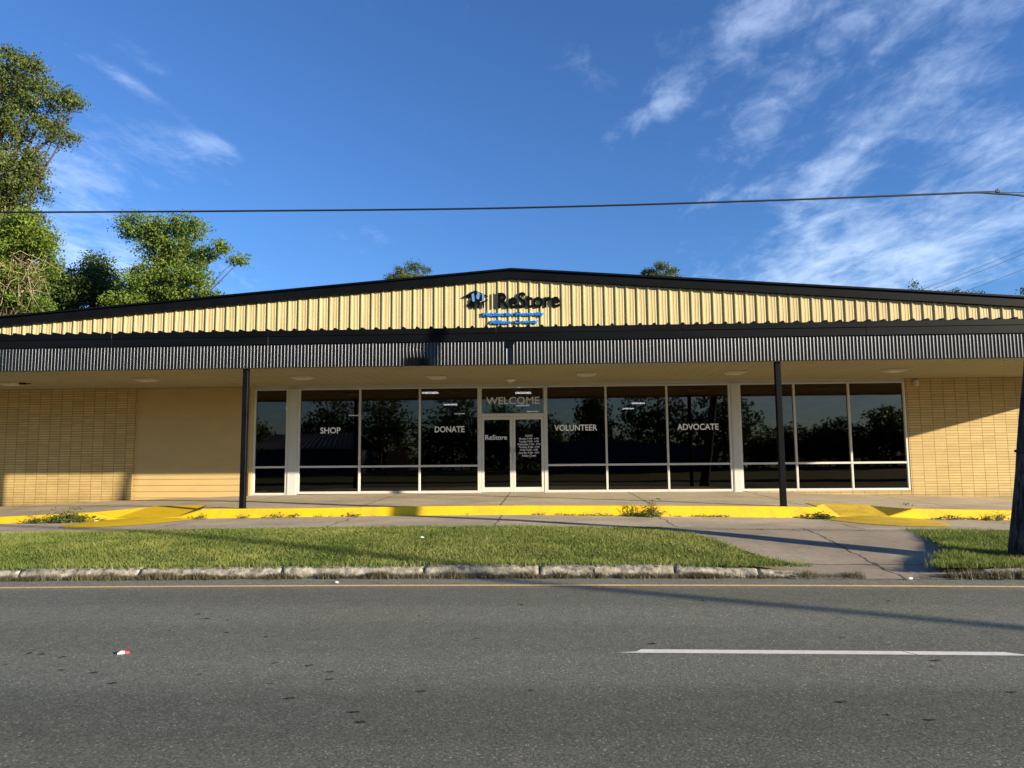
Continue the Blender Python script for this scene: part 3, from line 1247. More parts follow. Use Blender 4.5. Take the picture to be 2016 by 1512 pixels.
# sign on the gable ----------------------------------------------------
S = empty('store_sign', (-.9, -.2, 5.8))
tag(S, 'black and blue raised store sign with roof-and-people logo on the cream gable', 'sign')
SY = -.143


def lg(pts):
    out = [(-2.24+(900+u/17.79-912)*.01458, 6.31-(560+v/17.79-570)*.01472) for u, v in pts]
    a = sum(out[i][0]*out[(i+1) % len(out)][1]-out[(i+1) % len(out)][0]*out[i][1] for i in range(len(out)))
    return out if a > 0 else out[::-1]


mb = MB()
for pl in ([(225, 402), (615, 175), (1078, 388), (1042, 412), (960, 385), (700, 262), (628, 300), (600, 395), (500, 425), (380, 428)],
           [(415, 520), (505, 530), (530, 595), (480, 775), (370, 700), (450, 590)],
           [(505, 572), (620, 540), (625, 600), (585, 800), (530, 800)],
           [(600, 390), (700, 480), (722, 520), (700, 560), (620, 540), (600, 470)],
           [(700, 470), (780, 470), (785, 560), (755, 800), (715, 800), (692, 600)],
           [(870, 370), (868, 540), (835, 560), (780, 545), (770, 480), (810, 420)],
           [(862, 560), (945, 562), (935, 797), (888, 797)],
           [(945, 545), (1065, 505), (1062, 535), (950, 592)]):
    mb.prism(lg(pl), SY-.03, SY+.012)
keep(obj('logo_roof', mb, 'blacksign'), S)
mb = MB()
for pl in ([(497, 320), (575, 268), (592, 380), (612, 560), (562, 592), (525, 545), (503, 400)],
           [(695, 245), (782, 262), (775, 400), (752, 510), (716, 512), (705, 440), (640, 405), (690, 395)],
           [(868, 305), (932, 322), (946, 400), (942, 560), (893, 572), (866, 545)]):
    mb.prism(lg(pl), SY-.038, SY-.031)
keep(obj('logo_people', mb, 'logoblue'), S)
mb = MB()
mb.box(-1.39, -1.372, SY-.03, SY+.01, 5.77, 6.22)
keep(obj('divider', mb, 'blacksign'), S)
t_ = text('ReStore', -1.255, .515, 5.775, 6.235, SY, 'blacksign', None, 'sign_letters', bold=.018, depth=.04)
keep(t_, S)
t_ = text('Habitat for Humanity', -1.68, .06, 5.515, 5.665, SY, 'bluesign', None, 'sign_letters', bold=.035, depth=.07)
keep(t_, S)
t_ = text('Affiliate', -1.50, -.88, 5.325, 5.435, SY, 'bluesign', None, 'sign_letters', bold=.035, depth=.07)
keep(t_, S)
t_ = text('County', -.78, -.11, 5.300, 5.435, SY, 'bluesign', None, 'sign_letters', bold=.03, depth=.07)
keep(t_, S)
for o_, l_ in zip([c for c in S.children if c.name.startswith('sign_letters')], ('black raised letters', 'upper line of small blue letters', 'first word of the lower blue line', 'second word of the lower blue line')):
    o_['label'] = l_

# ------------------------------------------------------------------ utility poles and wires
UP = empty('utility_pole', (6.63, -9.85, .1))
tag(UP, 'dark weathered wooden utility pole at the right edge, standing in the grass', 'pole')
mb = MB()


def pole_x(z): return 6.60+.14*z
pts, rad = [], []
for i in range(24):
    z = .0+i*.42
    pts.append((pole_x(z), -9.85+.01*z, z))
    rad.append(max(.085, .205-.0175*i*.42)+.006*math.sin(i*1.7)+(.012 if i == 0 else 0))
mb.tube(pts, rad, 20)
keep(obj('shaft', mb, 'pole', None, True), UP)
mb = MB()
mb.tube([(pole_x(1.58), -9.85, 1.565), (pole_x(1.6), -9.85, 1.60)], .212, 20)
for k in range(1):
    mb.tube([(pole_x(1.5)-.205, -9.92, 1.30), (pole_x(1.5)-.10, -10.06, 1.42), (pole_x(1.5)+.05, -10.08, 1.55), (pole_x(1.5)+.2, -10.0, 1.60)], .008, 6)
keep(obj('strap', mb, 'cable'), UP)

U2 = empty('utility_pole', (30.6, -26.4, .0))
tag(U2, 'second wooden utility pole, across the road behind the viewer', 'pole')
mb = MB()
mb.tube([(30.6, -26.4, -.1), (30.6, -26.4, 13.8)], [.12, .085], 14)
keep(obj('shaft', mb, 'pole', None, True), U2)

# thick cable with drip loop at the right, thin messenger wire
def cab(name, pts, r_, label, group=None, n=6):
    m_ = MB()
    P_ = [Vector(p) for p in pts]
    out = []
    for i in range(len(P_)-1):
        p0, p1, p2, p3 = P_[max(i-1, 0)], P_[i], P_[i+1], P_[min(i+2, len(P_)-1)]
        for k in range(12):
            t = k/12
            out.append(.5*((2*p1)+(-p0+p2)*t+(2*p0-5*p1+4*p2-p3)*t*t+(-p0+3*p1-3*p2+p3)*t**3))
    out.append(P_[-1])
    m_.tube(out, r_, n)
    return tag(obj(name, m_, 'cable', None, True), label, 'wire', group)


cab('overhead_cable', [(-40, -9.9, 6.9), (-25, -9.95, 5.95), (-14, -10, 5.48), (-8.21, -10, 5.335), (-4.28, -10, 5.262), (-.48, -10, 5.215), (3.2, -10, 5.235), (5.6, -10, 5.272), (6.2, -10, 5.282), (6.45, -10, 5.262), (6.89, -10, 5.215), (7.25, -9.95, 5.12)], .0135,
    'thick black cable crossing the whole sky above the roof')
cab('messenger_wire', [(5.9, -10, 5.288), (6.53, -10, 5.292), (7.3, -9.9, 5.30), (20, -9.9, 5.2), (40, -9.9, 5.6)], .005,
    'thin wire leaving the cable clamp at the right edge of the sky')
mb = MB()
mb.box(6.50, 6.56, -10.012, -9.988, 5.275, 5.312, .004)
mb.tube([(6.53, -10, 5.325), (6.53, -10, 5.26)], .008, 6)
tag(obj('cable_clamp', mb, 'cable'), 'small black clamp where cable and thin wire part', 'clamp')
for i, (a, b, lab) in enumerate((((60, 18, 27.5), (14.5, 36, 8.0), 'upper'), ((60, 18, 26.4), (15.2, 36, 8.0), 'middle'), ((60, 18, 23.0), (17, 36, 8.2), 'lowest'))):
    pass
for (x2, z2, x1, z1, lab) in ((33.77, 15.66, 26.79, 12.96, 'uppermost'), (33.75, 15.29, 27.13, 12.81, 'middle'), (33.66, 14.21, 29.37, 12.66, 'lowest')):
    s_ = (z2-z1)/(x2-x1)
    cab('service_wire', [(x1-12, 30, z1-12*s_*.92), (x1, 30, z1), (x2, 30, z2), (x2+14, 30, z2+14*s_*1.05)], .013,
        lab+' of the three thin wires rising behind the roof at right', 'thin wires behind the roof', 5)

# ------------------------------------------------------------------ vegetation
def leaf_cloud(rg, centres, radii, n_clu, per, size, spread, aspect=.6, droop=0.0):
    """quads scattered in clumps inside ellipsoids -> verts, tint"""
    V, T = [], []
    cs = np.array(centres, float)
    rs = np.array(radii, float)
    wts = rs.prod(1)**.8
    wts /= wts.sum()
    pick = rg.choice(len(cs), n_clu, p=wts)
    d = rg.normal(size=(n_clu, 3))
    d /= np.linalg.norm(d, axis=1)[:, None]
    rr = rg.uniform(0, 1, n_clu)**.42
    cl = cs[pick]+d*rs[pick]*rr[:, None]
    ctint = np.clip(rg.normal(.45, .22, n_clu), 0, 1)
    N = n_clu*per
    p = np.repeat(cl, per, 0)+rg.normal(size=(N, 3))*spread*np.array([1, 1, .7])
    tint = np.clip(np.repeat(ctint, per)+rg.normal(0, .18, N), 0, 1)
    a = rg.normal(size=(N, 3))
    a[:, 2] -= droop
    a /= np.linalg.norm(a, axis=1)[:, None]
    b = np.cross(a, rg.normal(size=(N, 3)))
    b /= np.linalg.norm(b, axis=1)[:, None]
    s = size*rg.uniform(.6, 1.35, N)[:, None]
    L, W = a*s*.5, b*s*.5*aspect
    q = np.stack([p-L, p+W-L*.1, p+L, p-W-L*.1], 1).reshape(-1, 3)
    return q, tint


def branchy(m_, start, ends, r0, rg, n=7):
    for e in ends:
        s, e = Vector(start), Vector(e)
        pts = []
        for k in range(n):
            t = k/(n-1)
            p = s.lerp(e, t)
            j = .06*(e-s).length*math.sin(math.pi*t)
            pts.append(p+Vector((rg.normal(0, .35)*j, rg.normal(0, .35)*j, j*.8+rg.normal(0, .2)*j)))
        m_.tube(pts, [r0*(1-.85*k/(n-1)) for k in range(n)], 6)


def tree(seed, trunk_base, trunk_top, r0, ells, n_clu, per, size, spread, mat, label, group=None, aspect=.6, depth=1.0, limbs=True, cat='tree', limb_r=.35, name='broadleaf_tree'):
    rg = np.random.default_rng(seed)
    T = empty(name, trunk_base)
    tag(T, label, cat, group)
    cs = [(e[0], e[1]+rg.normal(0, .25), e[2]) for e in ells]
    rs = [(e[3], max(e[3], e[4])*depth, e[4]) for e in ells]
    q, tn = leaf_cloud(rg, cs, rs, n_clu, per, size, spread, aspect)
    keep(bulk('crown', q, 4, mat, tn), T)
    m_ = MB()
    b, t = Vector(trunk_base), Vector(trunk_top)
    pts = [b.lerp(t, k/8)+Vector((rg.normal(0, .07), rg.normal(0, .07), 0)) for k in range(9)]
    m_.tube(pts, [r0*(1-.65*k/8) for k in range(9)], 10)
    if limbs:
        for i, c in enumerate(cs):
            k = min(8, max(2, int(8*(c[2]-b.z)/(t.z-b.z+.01)-2)))
            branchy(m_, pts[k], [c, (c[0]+rs[i][0]*.6, c[1], c[2]+rs[i][2]*.3)], r0*limb_r, rg)
    keep(obj('trunk', m_, 'bark', None, True), T)
    return T


# tall tree at the left edge
E1 = [(-25.14, 11, 19.74, 1.6, 1.3), (-23.69, 11, 18.43, 1.25, 1.15), (-22.09, 11, 18.45, .72, .58), (-25.1, 11, 17.3, 1.33, 1.1), (-22.95, 11, 16.95, .95, .62),
      (-24.9, 11, 15.21, 1.2, .95), (-23.8, 11, 15.9, .55, .45), (-25.2, 11, 13.62, 1.1, .9), (-27.0, 11, 18.5, 1.4, 1.9), (-26.8, 11, 15.5, 1.3, 2.0), (-24.1, 11, 14.7, .5, .5),
      (-28.5, 11, 16.5, 1.4, 2.4), (-24.3, 11, 20.3, .7, .5), (-23.75, 11, 14.1, .75, .8), (-23.7, 11, 15.2, .7, .6), (-24.6, 11, 11.8, 1.4, .9), (-23.6, 11, 12.7, .7, .7), (-23.9, 11, 10.2, 1.3, .9), (-24.4, 11, 8.7, 1.2, .7)]
tree(1, (-26.6, 11, -.2), (-25.6, 11, 19.5), .34, E1, 1550, 48, .115, .17, 'leaf_olive', 'tall olive green tree at the left edge with a branch reaching right', None, .6)
# vine-hung bright tree in front of its foot
E2 = [(-22.3, 8, 10.7, 1.3, .9), (-20.75, 8, 10.55, .62, .7), (-22.5, 8, 9.29, .9, .8), (-21.35, 8, 11.35, .6, .5), (-23.6, 8, 10.3, .9, 1.0), (-20.7, 8, 9.7, .45, .5), (-21.5, 8, 9.0, .9, .6), (-23.3, 8, 8.6, .9, .5), (-21.9, 8.3, 8.2, 1.2, .4)]
T2 = tree(2, (-22.8, 8, -.2), (-22.2, 8, 10.2), .15, E2, 950, 36, .115, .17, 'leaf_bright', 'bright yellow green tree low at the left edge, hung with bare tan twigs', None, .55)
# bare twigs and dead vines of that tree
rg = np.random.default_rng(8)
mb = MB()
for i in range(130):
    s = Vector((rg.uniform(-22.9, -20.6), 7.5+rg.uniform(-.5, .5), rg.uniform(8.4, 10.0)))
    d = Vector((rg.normal(.1, .5), rg.normal(0, .3), rg.normal(-.35, .5))).normalized()*rg.uniform(.5, 1.5)
    mid = s+d*.5+Vector((rg.normal(0, .15), 0, rg.normal(0, .15)))
    mb.tube([s, mid, s+d], [.014, .010, .004], 4, False)
for a, b in (((-23.3, 7.6, 8.9), (-21.0, 7.4, 9.6)), ((-21.3, 7.5, 8.2), (-21.5, 7.4, 9.7)), ((-21.3, 7.6, 8.4), (-20.5, 7.5, 9.6)), ((-22.8, 7.5, 9.6), (-21.0, 7.4, 8.5))):
    branchy(mb, a, [b], .04, rg)
keep(obj('dead_vines', mb, 'twig'), T2)
q, tn = leaf_cloud(rg, [(-21.6, 7.6, 8.9), (-22.3, 7.7, 8.6)], [(.6, .4, .6), (.6, .4, .5)], 110, 16, .09, .14, .3)
keep(bulk('dead_leaves', q, 4, 'dryweed', tn), T2)
# dark middle tree
E3 = [(-22.1, 13, 11.1, .65, .6), (-22.6, 13, 9.75, 1.5, .85), (-23.9, 13, 8.9, 1.3, .7), (-20.9, 13, 9.3, 1.25, .8), (-21.5, 13, 10.3, .9, .55)]
T3 = tree(3, (-22.0, 13, -.2), (-21.8, 13, 10.2), .25, E3, 800, 34, .12, .20, 'leaf_dark', 'dark green tree between the leftmost trees and the spreading one, with a dead snag', None, .6)
mb = MB()
branchy(mb, (-20.6, 12.6, 9.2), [(-21.6, 12.3, 11.0), (-21.0, 12.3, 11.7), (-19.9, 12.3, 10.6)], .03, rg)
for i in range(22):
    a = Vector((-19.9+rg.normal(0, .35), 12.4, 10.4+rg.normal(0, .2)))
    mb.tube([a, a+Vector((rg.normal(0, .5), 0, rg.normal(0, .25)))], [.018, .005], 4, False)
keep(obj('dead_snag', mb, 'bark'), T3)
# spreading tree on the right of the group
E4 = [(-17.6, 10, 11.75, 1.25, .62), (-15.75, 10, 11.8, .95, .5), (-16.6, 10, 10.7, 1.55, .85), (-17.3, 10, 9.24, 1.5, .85), (-15.3, 10, 9.43, 1.0, .6), (-14.15, 10, 10.85, .50, .33), (-13.35, 10, 10.25, .55, .22),
      (-14.65, 10, 8.75, .6, .28), (-17.9, 10, 8.34, 1.2, .4), (-16.0, 10, 8.6, 1.1, .5), (-14.9, 10, 10.5, .5, .35)]
tree(4, (-16.9, 10, -.2), (-16.6, 10, 10.6), .26, E4, 1050, 36, .11, .14, 'leaf_bright', 'rounded green tree with a limb spreading right over the roof slope', None, .55, limb_r=.18)
# pines beyond the ridge
tree(5, (-9.3, 30, -.2), (-9.3, 30, 14.6), .3, [(-10.7, 30, 14.25, .6, .35), (-10.0, 30, 14.8, .65, .38), (-9.2, 30, 15.2, .6, .35), (-8.5, 30, 14.95, .5, .32), (-7.9, 30, 14.35, .6, .3), (-9.5, 30, 14.2, 1.5, .4), (-9.4, 30, 13.8, 1.9, .6), (-8.6, 30, 12.6, 2.0, .8)], 520, 36, .24, .16, 'needle',
     'pine crown showing above the roof left of the ridge', 'pines beyond the roof', .16, name='pine_tree')
tree(6, (8.7, 34, -.2), (8.8, 34, 15.2), .3, [(7.7, 34, 15.05, .5, .25), (8.4, 34, 15.5, .65, .3), (9.2, 34, 15.75, .55, .26), (9.9, 34, 15.45, .6, .28), (10.4, 34, 15.0, .4, .22), (9.0, 34, 15.0, 1.5, .35), (8.8, 34, 14.5, 1.9, .6)], 480, 36, .24, .16, 'needle',
     'pine crown showing above the roof right of the ridge', 'pines beyond the roof', .16, name='pine_tree')
# thin young tops at the right
tree(7, (22.2, 20, -.2), (22.2, 20, 9.8), .12, [(20.95, 20, 10.75, .55, .38), (21.7, 20, 10.35, .9, .3), (21.5, 20, 10.0, 1.2, .4)], 70, 14, .11, .13, 'leaf_bluish',
     'sparse treetop just over the right roof slope, left of two', 'thin treetops beyond the right roof slope', .6)
tree(9, (23.9, 20, -.2), (23.9, 20, 9.6), .12, [(23.3, 20, 10.42, .45, .25), (24.1, 20, 10.22, .6, .25), (23.7, 20, 9.9, 1.2, .3)], 60, 14, .11, .13, 'leaf_bluish',
     'sparse treetop just over the right roof slope, right of two', 'thin treetops beyond the right roof slope', .6)
tree(10, (27.1, 20, -.2), (27.1, 20, 9.9), .12, [(26.8, 20, 10.55, .35, .42), (27.4, 20, 10.2, .6, .5)], 50, 14, .11, .13, 'leaf_bluish',
     'sparse treetop at the far right edge of the roof', None, .6)

# trees and houses across the road, behind the viewer (seen as reflections)
for i, (x, y, h, r_) in enumerate(((-30, -50, 6.0, 2.5), (-21, -48, 7.6, 2.6), (-15.5, -47, 8.2, 3.0), (-8.5, -46, 7.6, 2.8), (-4, -48, 6.6, 2.4), (0, -50, 6.0, 1.8), (4.5, -46, 8.2, 1.5), (10.5, -46, 8.4, 3.2),
                                   (16.5, -46, 7.8, 3.0), (23.5, -50, 4.3, 3.2), (28.5, -50, 4.8, 2.8), (33.5, -50, 6.4, 2.6), (40, -50, 6, 3))):
    tree(40+i, (x, y, .1), (x, y, h*.8), .2, [(x, y, h*.62, r_, h*.36), (x+r_*.5, y, h*.45, r_*.8, h*.25), (x-r_*.6, y, h*.42, r_*.8, h*.25)], 260, 16, .34, .32, 'leaf_dark',
         'street tree across the road, number %s along the row' % ('one two three four five six seven eight nine ten eleven twelve thirteen'.split()[i]), 'trees across the road', .6, limbs=False)
q, tn = leaf_cloud(np.random.default_rng(90), [(x_, -52, 1.6) for x_ in range(-44, 50, 3)], [(2.4, 1.5, 1.9)]*32, 1500, 14, .42, .4)
tag(bulk('hedge', q, 4, 'leaf_dark', tn), 'unbroken dark undergrowth behind the trees across the road', 'hedge', kind='stuff')
H = empty('white_shed', (7, -40, .1))
tag(H, 'low blue-grey shed with shallow gable across the road', 'building')
mb = MB()
mb.prism([(0, .1), (14, .1), (14, 2.1), (4, 2.9), (0, 2.4)], -46, -38)
MAT['shed'] = simple('blue_grey_siding', (.035, .045, .075), .7, .2, var=.1)
keep(obj('wall', mb, 'shed'), H)
mb = MB()
mb.box(1.5, 4.5, -37.99, -37.95, .3, 1.6)
keep(obj('door', mb, 'shed'), H)
mb = MB()
mb.box(8.5, 11, -37.99, -37.95, .3, 1.5)
keep(obj('door', mb, 'shed'), H)
H = empty('cottage', (-18, -40, .1))
tag(H, 'small cottage with ribbed metal roof across the road', 'house')
mb = MB()
mb.box(-23, -15, -42, -36, .1, 2.15)
keep(obj('wall', mb, 'shed'), H)
mb = MB()
for s_ in (0, 1):
    y0, y1, z0, z1 = (-35.5, -39, 2.2, 3.5) if s_ == 0 else (-42.5, -39, 2.2, 3.5)
    mb.add([(-23.5, y0, z0), (-14.5, y0, z0), (-15.5, y1, z1), (-22.5, y1, z1)], [(0, 1, 2, 3)])
    for k in range(22):
        t = k/21
        mb.tube([(-23.5+9*t, y0, z0+.03), (-22.5+7*t, y1, z1+.03)], .03, 4, False)
MAT['tinroof'] = simple('grey_tin_roof', (.17, .165, .155), .7, .2)
keep(obj('roof', mb, 'tinroof'), H)
mb = MB()
MAT['redbrick'] = simple('red_brick', (.30, .13, .08), .8, .2, var=.2)
mb.box(-12.4, -10.9, -37.2, -36, .1, 2.0)
keep(obj('brick_pier', mb, 'redbrick'), H)

# grass blades: real blades over the turf bed
rg = np.random.default_rng(21)
N = 300000
X = rg.uniform(-13.5, 11.5, N)
Y = rg.uniform(YK-.13, YS+.07, N)
yl = [-10.62, -10.4, -9.9, -9.2, -8.4, -7.7, YS]
al = np.interp(Y, yl, [3.5, 3.35, 3.0, 2.8, 2.62, 2.4, 2.15])+rg.normal(0, .05, N)
ar = np.interp(Y, yl, [5.0, 5.1, 5.35, 5.95, 6.15, 6.25, 6.3])+rg.normal(0, .06, N)
keepm = (X < al) | (X > ar)
edge = (Y < YK-.03) & (rg.uniform(0, 1, N) > .35) & (X < 2.4)
keepm &= ~edge
X, Y = X[keepm], Y[keepm]
N = len(X)


def vnoise(x, y, s, seed):
    g = np.random.default_rng(seed).uniform(0, 1, (64, 64))
    u, v = (x*s) % 63, (y*s) % 63
    i, j = u.astype(int), v.astype(int)
    fu, fv = u-i, v-j
    fu, fv = fu*fu*(3-2*fu), fv*fv*(3-2*fv)
    i2, j2 = (i+1) % 64, (j+1) % 64
    return (g[i, j]*(1-fu)+g[i2, j]*fu)*(1-fv)+(g[i, j2]*(1-fu)+g[i2, j2]*fu)*fv


tt = np.clip((Y-YK)/(YS-YK), 0, 1)
gk = np.interp(X, [-20, -7.5, -3.9, -.4, 2.8, 6.2, 16], [.02, .085, .115, .135, .125, .105, .06])
sw = np.interp(X, [-20, -12, -9.7, -7, -3.4, -.6, 2.3, 5, 7, 9, 16], [-.03, .19, .24, .29, .325, .335, .29, .25, .22, .19, .08])-.01
Z = gk*(1-tt)+sw*tt+.035*np.sin(np.pi*tt)
m1 = vnoise(X+50, Y+50, .9, 1)
m2 = vnoise(X+50, Y+50, 3.1, 2)
m3 = vnoise(X+50, Y+50, 9.0, 3)
hgt = rg.uniform(.018, .044, N)*(.7+.7*m2)
hgt *= np.where(X > ar[keepm]-.0, np.where(X > 4.0, 1.55, 1), 1)
hgt *= np.where(Y < YK+.10, 1.8, 1)
ang = rg.uniform(0, 2*np.pi, N)
wd = rg.uniform(.003, .0065, N)
lean = hgt*rg.uniform(.15, .9, N)
la = rg.uniform(0, 2*np.pi, N)
base = np.stack([X, Y, Z], 1)
side = np.stack([np.cos(ang)*wd, np.sin(ang)*wd, 0*wd], 1)
tip = base+np.stack([np.cos(la)*lean, np.sin(la)*lean, hgt], 1)
q = np.stack([base-side, base+side, tip], 1).reshape(-1, 3)
tn = np.clip(.10+.42*m1*m2*1.8+.34*(m3-.3)+rg.normal(0, .22, N)+np.where(rg.uniform(0, 1, N) > .94, .45, 0), 0, 1)
tn = np.clip(tn+.28*np.exp(-((X-1.2)/1.1)**2-((Y+8.6)/.7)**2), 0, 1)
m4 = vnoise(X+20, Y+20, .55, 7)
tn = np.clip(tn+.5*np.clip(m4-.62, 0, 1)*m3*2, 0, 1)
tn = np.where(X > 5.2, tn*.7, tn)
g_ = bulk('grass', q, 3, 'grass', tn)
tag(g_, 'mown green verge grass between sidewalk and road', 'grass', kind='stuff')

# dry thatch and weeds at the foot of the stone kerb and over the driveway mouth
N = 60000
X = rg.uniform(-12, 10, N)
cl = vnoise(X+30, X*0+5, 2.3, 9)*.6+vnoise(X+30, X*0+9, 7, 10)*.4
ok = rg.uniform(0, 1, N) < np.clip((cl-.22)*2.6, 0.10, 1)
X = X[ok]
N = len(X)
Y = YK-.17-np.abs(rg.normal(0, .045, N))
ext = (X > 2.3) & (X < 4.1)
Y = np.where(ext, -10.55+rg.normal(0, .07, N)-.02, Y)
ok = ~((X > 4.1) & (X < 4.7))
X, Y = X[ok], Y[ok]
N = len(X)
h = rg.uniform(.01, .085, N)*(.5+vnoise(X+9, X*0+2, 5, 33))*np.where((X > 5) & (X < 6.4), 1.8, 1)
an = rg.uniform(0, 2*np.pi, N)
le = rg.uniform(.02, .07, N)
b = np.stack([X, Y, -.0006*X*X+.004], 1)
sd = np.stack([np.cos(an+1.57), np.sin(an+1.57), 0*an], 1)*.003
tp = b+np.stack([np.cos(an)*le, np.sin(an)*le*.6, h], 1)
q = np.stack([b-sd, b+sd, tp], 1).reshape(-1, 3)
tag(bulk('thatch', q, 3, 'thatch', np.clip(rg.normal(.35, .3, N), 0, 1)), 'dry grass and thatch caught along the foot of the stone kerb', 'grass', kind='stuff')


def weed(name, x, y, r_, h, n, label, seed, dry=.3, stems=6, group=None, lsize=.045, climb=0.0):
    rg_ = np.random.default_rng(seed)
    z = h_sw(x)
    W_ = empty(name, (x, y, z))
    tag(W_, label, 'weed', group)
    ns = max(8, n//7)
    cx = rg_.normal(0, .45, ns)*r_
    cz = np.abs(rg_.normal(0, .4, ns))*h
    cy = rg_.normal(0, .10, ns)-.04+climb*(cz > .1)
    c = np.stack([x+cx, y+cy, z+cz*(1-.5*np.abs(cx)/(r_+.01)).clip(.1, 1)+.01], 1)
    N_ = ns*8
    p = np.repeat(c, 8, 0)+rg_.normal(size=(N_, 3))*.03*np.array([1.4, 1, .7])
    p[:, 2] = np.maximum(p[:, 2], z+.01)
    a = rg_.normal(size=(N_, 3))
    a[:, 2] *= .5
    a /= np.linalg.norm(a, axis=1)[:, None]
    b_ = np.cross(a, rg_.normal(size=(N_, 3))*.4+np.array([0, -.4, .9]))
    b_ /= np.linalg.norm(b_, axis=1)[:, None]
    s_ = lsize*rg_.uniform(.5, 1.3, N_)[:, None]
    q_ = np.stack([p-a*s_*.5, p+b_*s_*.28, p+a*s_*.5, p-b_*s_*.28], 1).reshape(-1, 3)
    keep(bulk('foliage', q_, 4, 'weed', np.clip(rg_.normal(.4, .25, N_), 0, 1)), W_)
    m_ = MB()
    for k in range(stems):
        e = Vector((x+rg_.normal(0, .5)*r_, y-.03+rg_.normal(0, .06), z+rg_.uniform(.5, 1.15)*h))
        s0 = Vector((x+rg_.normal(0, .15)*r_, y-.03, z))
        m_.tube([s0, s0.lerp(e, .5)+Vector((rg_.normal(0, .04), -.02, .03)), e], [.005, .004, .002], 4, False)
    if stems:
        keep(obj('stem', m_, 'dryweed'), W_)
    return W_


weed('weed_clump', -10.35, -4.95, .65, .27, 1100, 'large leafy weed clump spilling over the kerb at the far left', 61, lsize=.06, stems=14, climb=.12)
weed('weed_clump', -10.95, -4.95, .30, .18, 120, 'twiggy thin weed left of the large clump', 62, stems=12)
weed('weed_clump', -9.75, -4.90, .25, .05, 60, 'flat weed trailing between the large clump and the yellow ramp', 63, stems=2)
weed('weed_clump', -7.35, -4.93, .16, .14, 60, 'spiky weed at the right side of the left ramp', 64, stems=7)
weed('weed_clump', -6.45, -4.90, .12, .04, 30, 'tiny weed below the left post', 65, stems=2)
weed('weed_clump', -5.72, -4.92, .13, .13, 50, 'upright weed right of the left post, nearer the post', 66, stems=7)
weed('weed_clump', -5.35, -4.92, .13, .09, 50, 'brownish weed right of the left post, farther from it', 67, stems=7)
weed('weed_clump', -4.15, -4.90, .22, .05, 60, 'low weed in the kerb crack under the first window mullion', 68, stems=3)
weed('weed_clump', 2.25, -4.97, .27, .36, 420, 'tall weed with bushy foot standing in the kerb joint right of the doors', 69, stems=26, lsize=.05, climb=.05)
weed('weed_clump', 1.95, -4.90, .50, .10, 130, 'sprawling runner left of the tall kerb weed', 70, stems=8, climb=.06)
weed('weed_clump', 5.72, -4.98, .32, .15, 420, 'leafy weed clump left of the right yellow ramp', 71, stems=5, lsize=.055)
weed('weed_clump', 8.35, -4.92, .35, .10, 70, 'thin weed on the kerb right of the right ramp', 72, stems=8)
weed('weed_clump', 9.25, -4.92, .30, .17, 200, 'vine-like weed on the kerb beside the utility pole', 73, stems=14)
W_ = weed('weed_clump', 8.05, -3.75, .15, .03, 40, 'small dry tuft lying on the porch slab near the pole', 74, stems=0)
W_.location.z += .19
# line of weeds in the joint between sidewalk and driveway
N = 1500
X = 2.2+4.1*rg.uniform(0, 1, N)
cl = vnoise(X+30, X*0+3, 2.2, 49)
ok = rg.uniform(0, 1, N) < np.clip((cl-.35)*2.2, 0.02, 1)
X = X[ok]
N = len(X)
p = np.stack([X, -7.42+rg.normal(0, .02, N), np.interp(X, [2, 5, 7], [.295, .25, .22])+np.abs(rg.normal(0, .008, N))-.0], 1)
a = rg.normal(size=(N, 3))*np.array([1, 1, .3])
a /= np.linalg.norm(a, axis=1)[:, None]
b = np.cross(a, rg.normal(size=(N, 3)))
b /= np.linalg.norm(b, axis=1)[:, None]
s = .03*rg.uniform(.5, 1.3, N)[:, None]
q = np.stack([p-a*s*.5, p+b*s*.25, p+a*s*.5, p-b*s*.25], 1).reshape(-1, 3)
tag(bulk('joint_weeds', q, 4, 'thatch', np.clip(rg.normal(.3, .2, N), 0, 1)), 'flat dry weeds in the joint at the head of the driveway', 'weeds', kind='stuff')
# small green tufts all along the kerb foot: too many and small to count
N = 5200
X = rg.uniform(-12, 10, N)
cl = vnoise(X+30, X*0+3, 1.7, 19)*.5+vnoise(X+30, X*0+9, 6, 20)*.5
cl = cl+.22*((X > .2) & (X < 4))-.05
ok = rg.uniform(0, 1, N) < np.clip((cl-.45)*2.6, 0.0, 1)
X = X[ok]
N = len(X)
Y = YE-.02-np.abs(rg.normal(0, .022, N))
zb = np.interp(X, [-20, -12, -9.7, -7, -3.4, -.6, 2.3, 5, 7, 9, 16], [-.03, .19, .24, .29, .325, .335, .29, .25, .22, .19, .08])
ok = ~(((X > -9.7) & (X < -7.6)) | ((X > 5.9) & (X < 7.6)))
X, Y, zb = X[ok], Y[ok], zb[ok]
N = len(X)
p = np.stack([X, Y, zb+np.abs(rg.normal(0, .022, N))], 1)
a = rg.normal(size=(N, 3))
a /= np.linalg.norm(a, axis=1)[:, None]
b = np.cross(a, rg.normal(size=(N, 3)))
b /= np.linalg.norm(b, axis=1)[:, None]
s = .034*rg.uniform(.5, 1.3, N)[:, None]
q = np.stack([p-a*s*.5, p+b*s*.25, p+a*s*.5, p-b*s*.25], 1).reshape(-1, 3)
tag(bulk('kerb_weeds', q, 4, 'weed', np.clip(rg.normal(.35, .25, N), 0, 1)), 'tiny weeds sprouting along the foot of the yellow kerb', 'weeds', kind='stuff')

# ------------------------------------------------------------------ litter
L_ = empty('drink_can', (-3.49, -14.22, .0))
tag(L_, 'crushed red and white can lying on the road at lower left', 'can')
mb = MB()
ca, sa = .55*math.cos(.35), .55*math.sin(.35)


def lp(u, v, z): return (-3.49+u*ca-v*sa, -14.22+u*sa+v*ca, h_rd(-3.49)+.6*z)


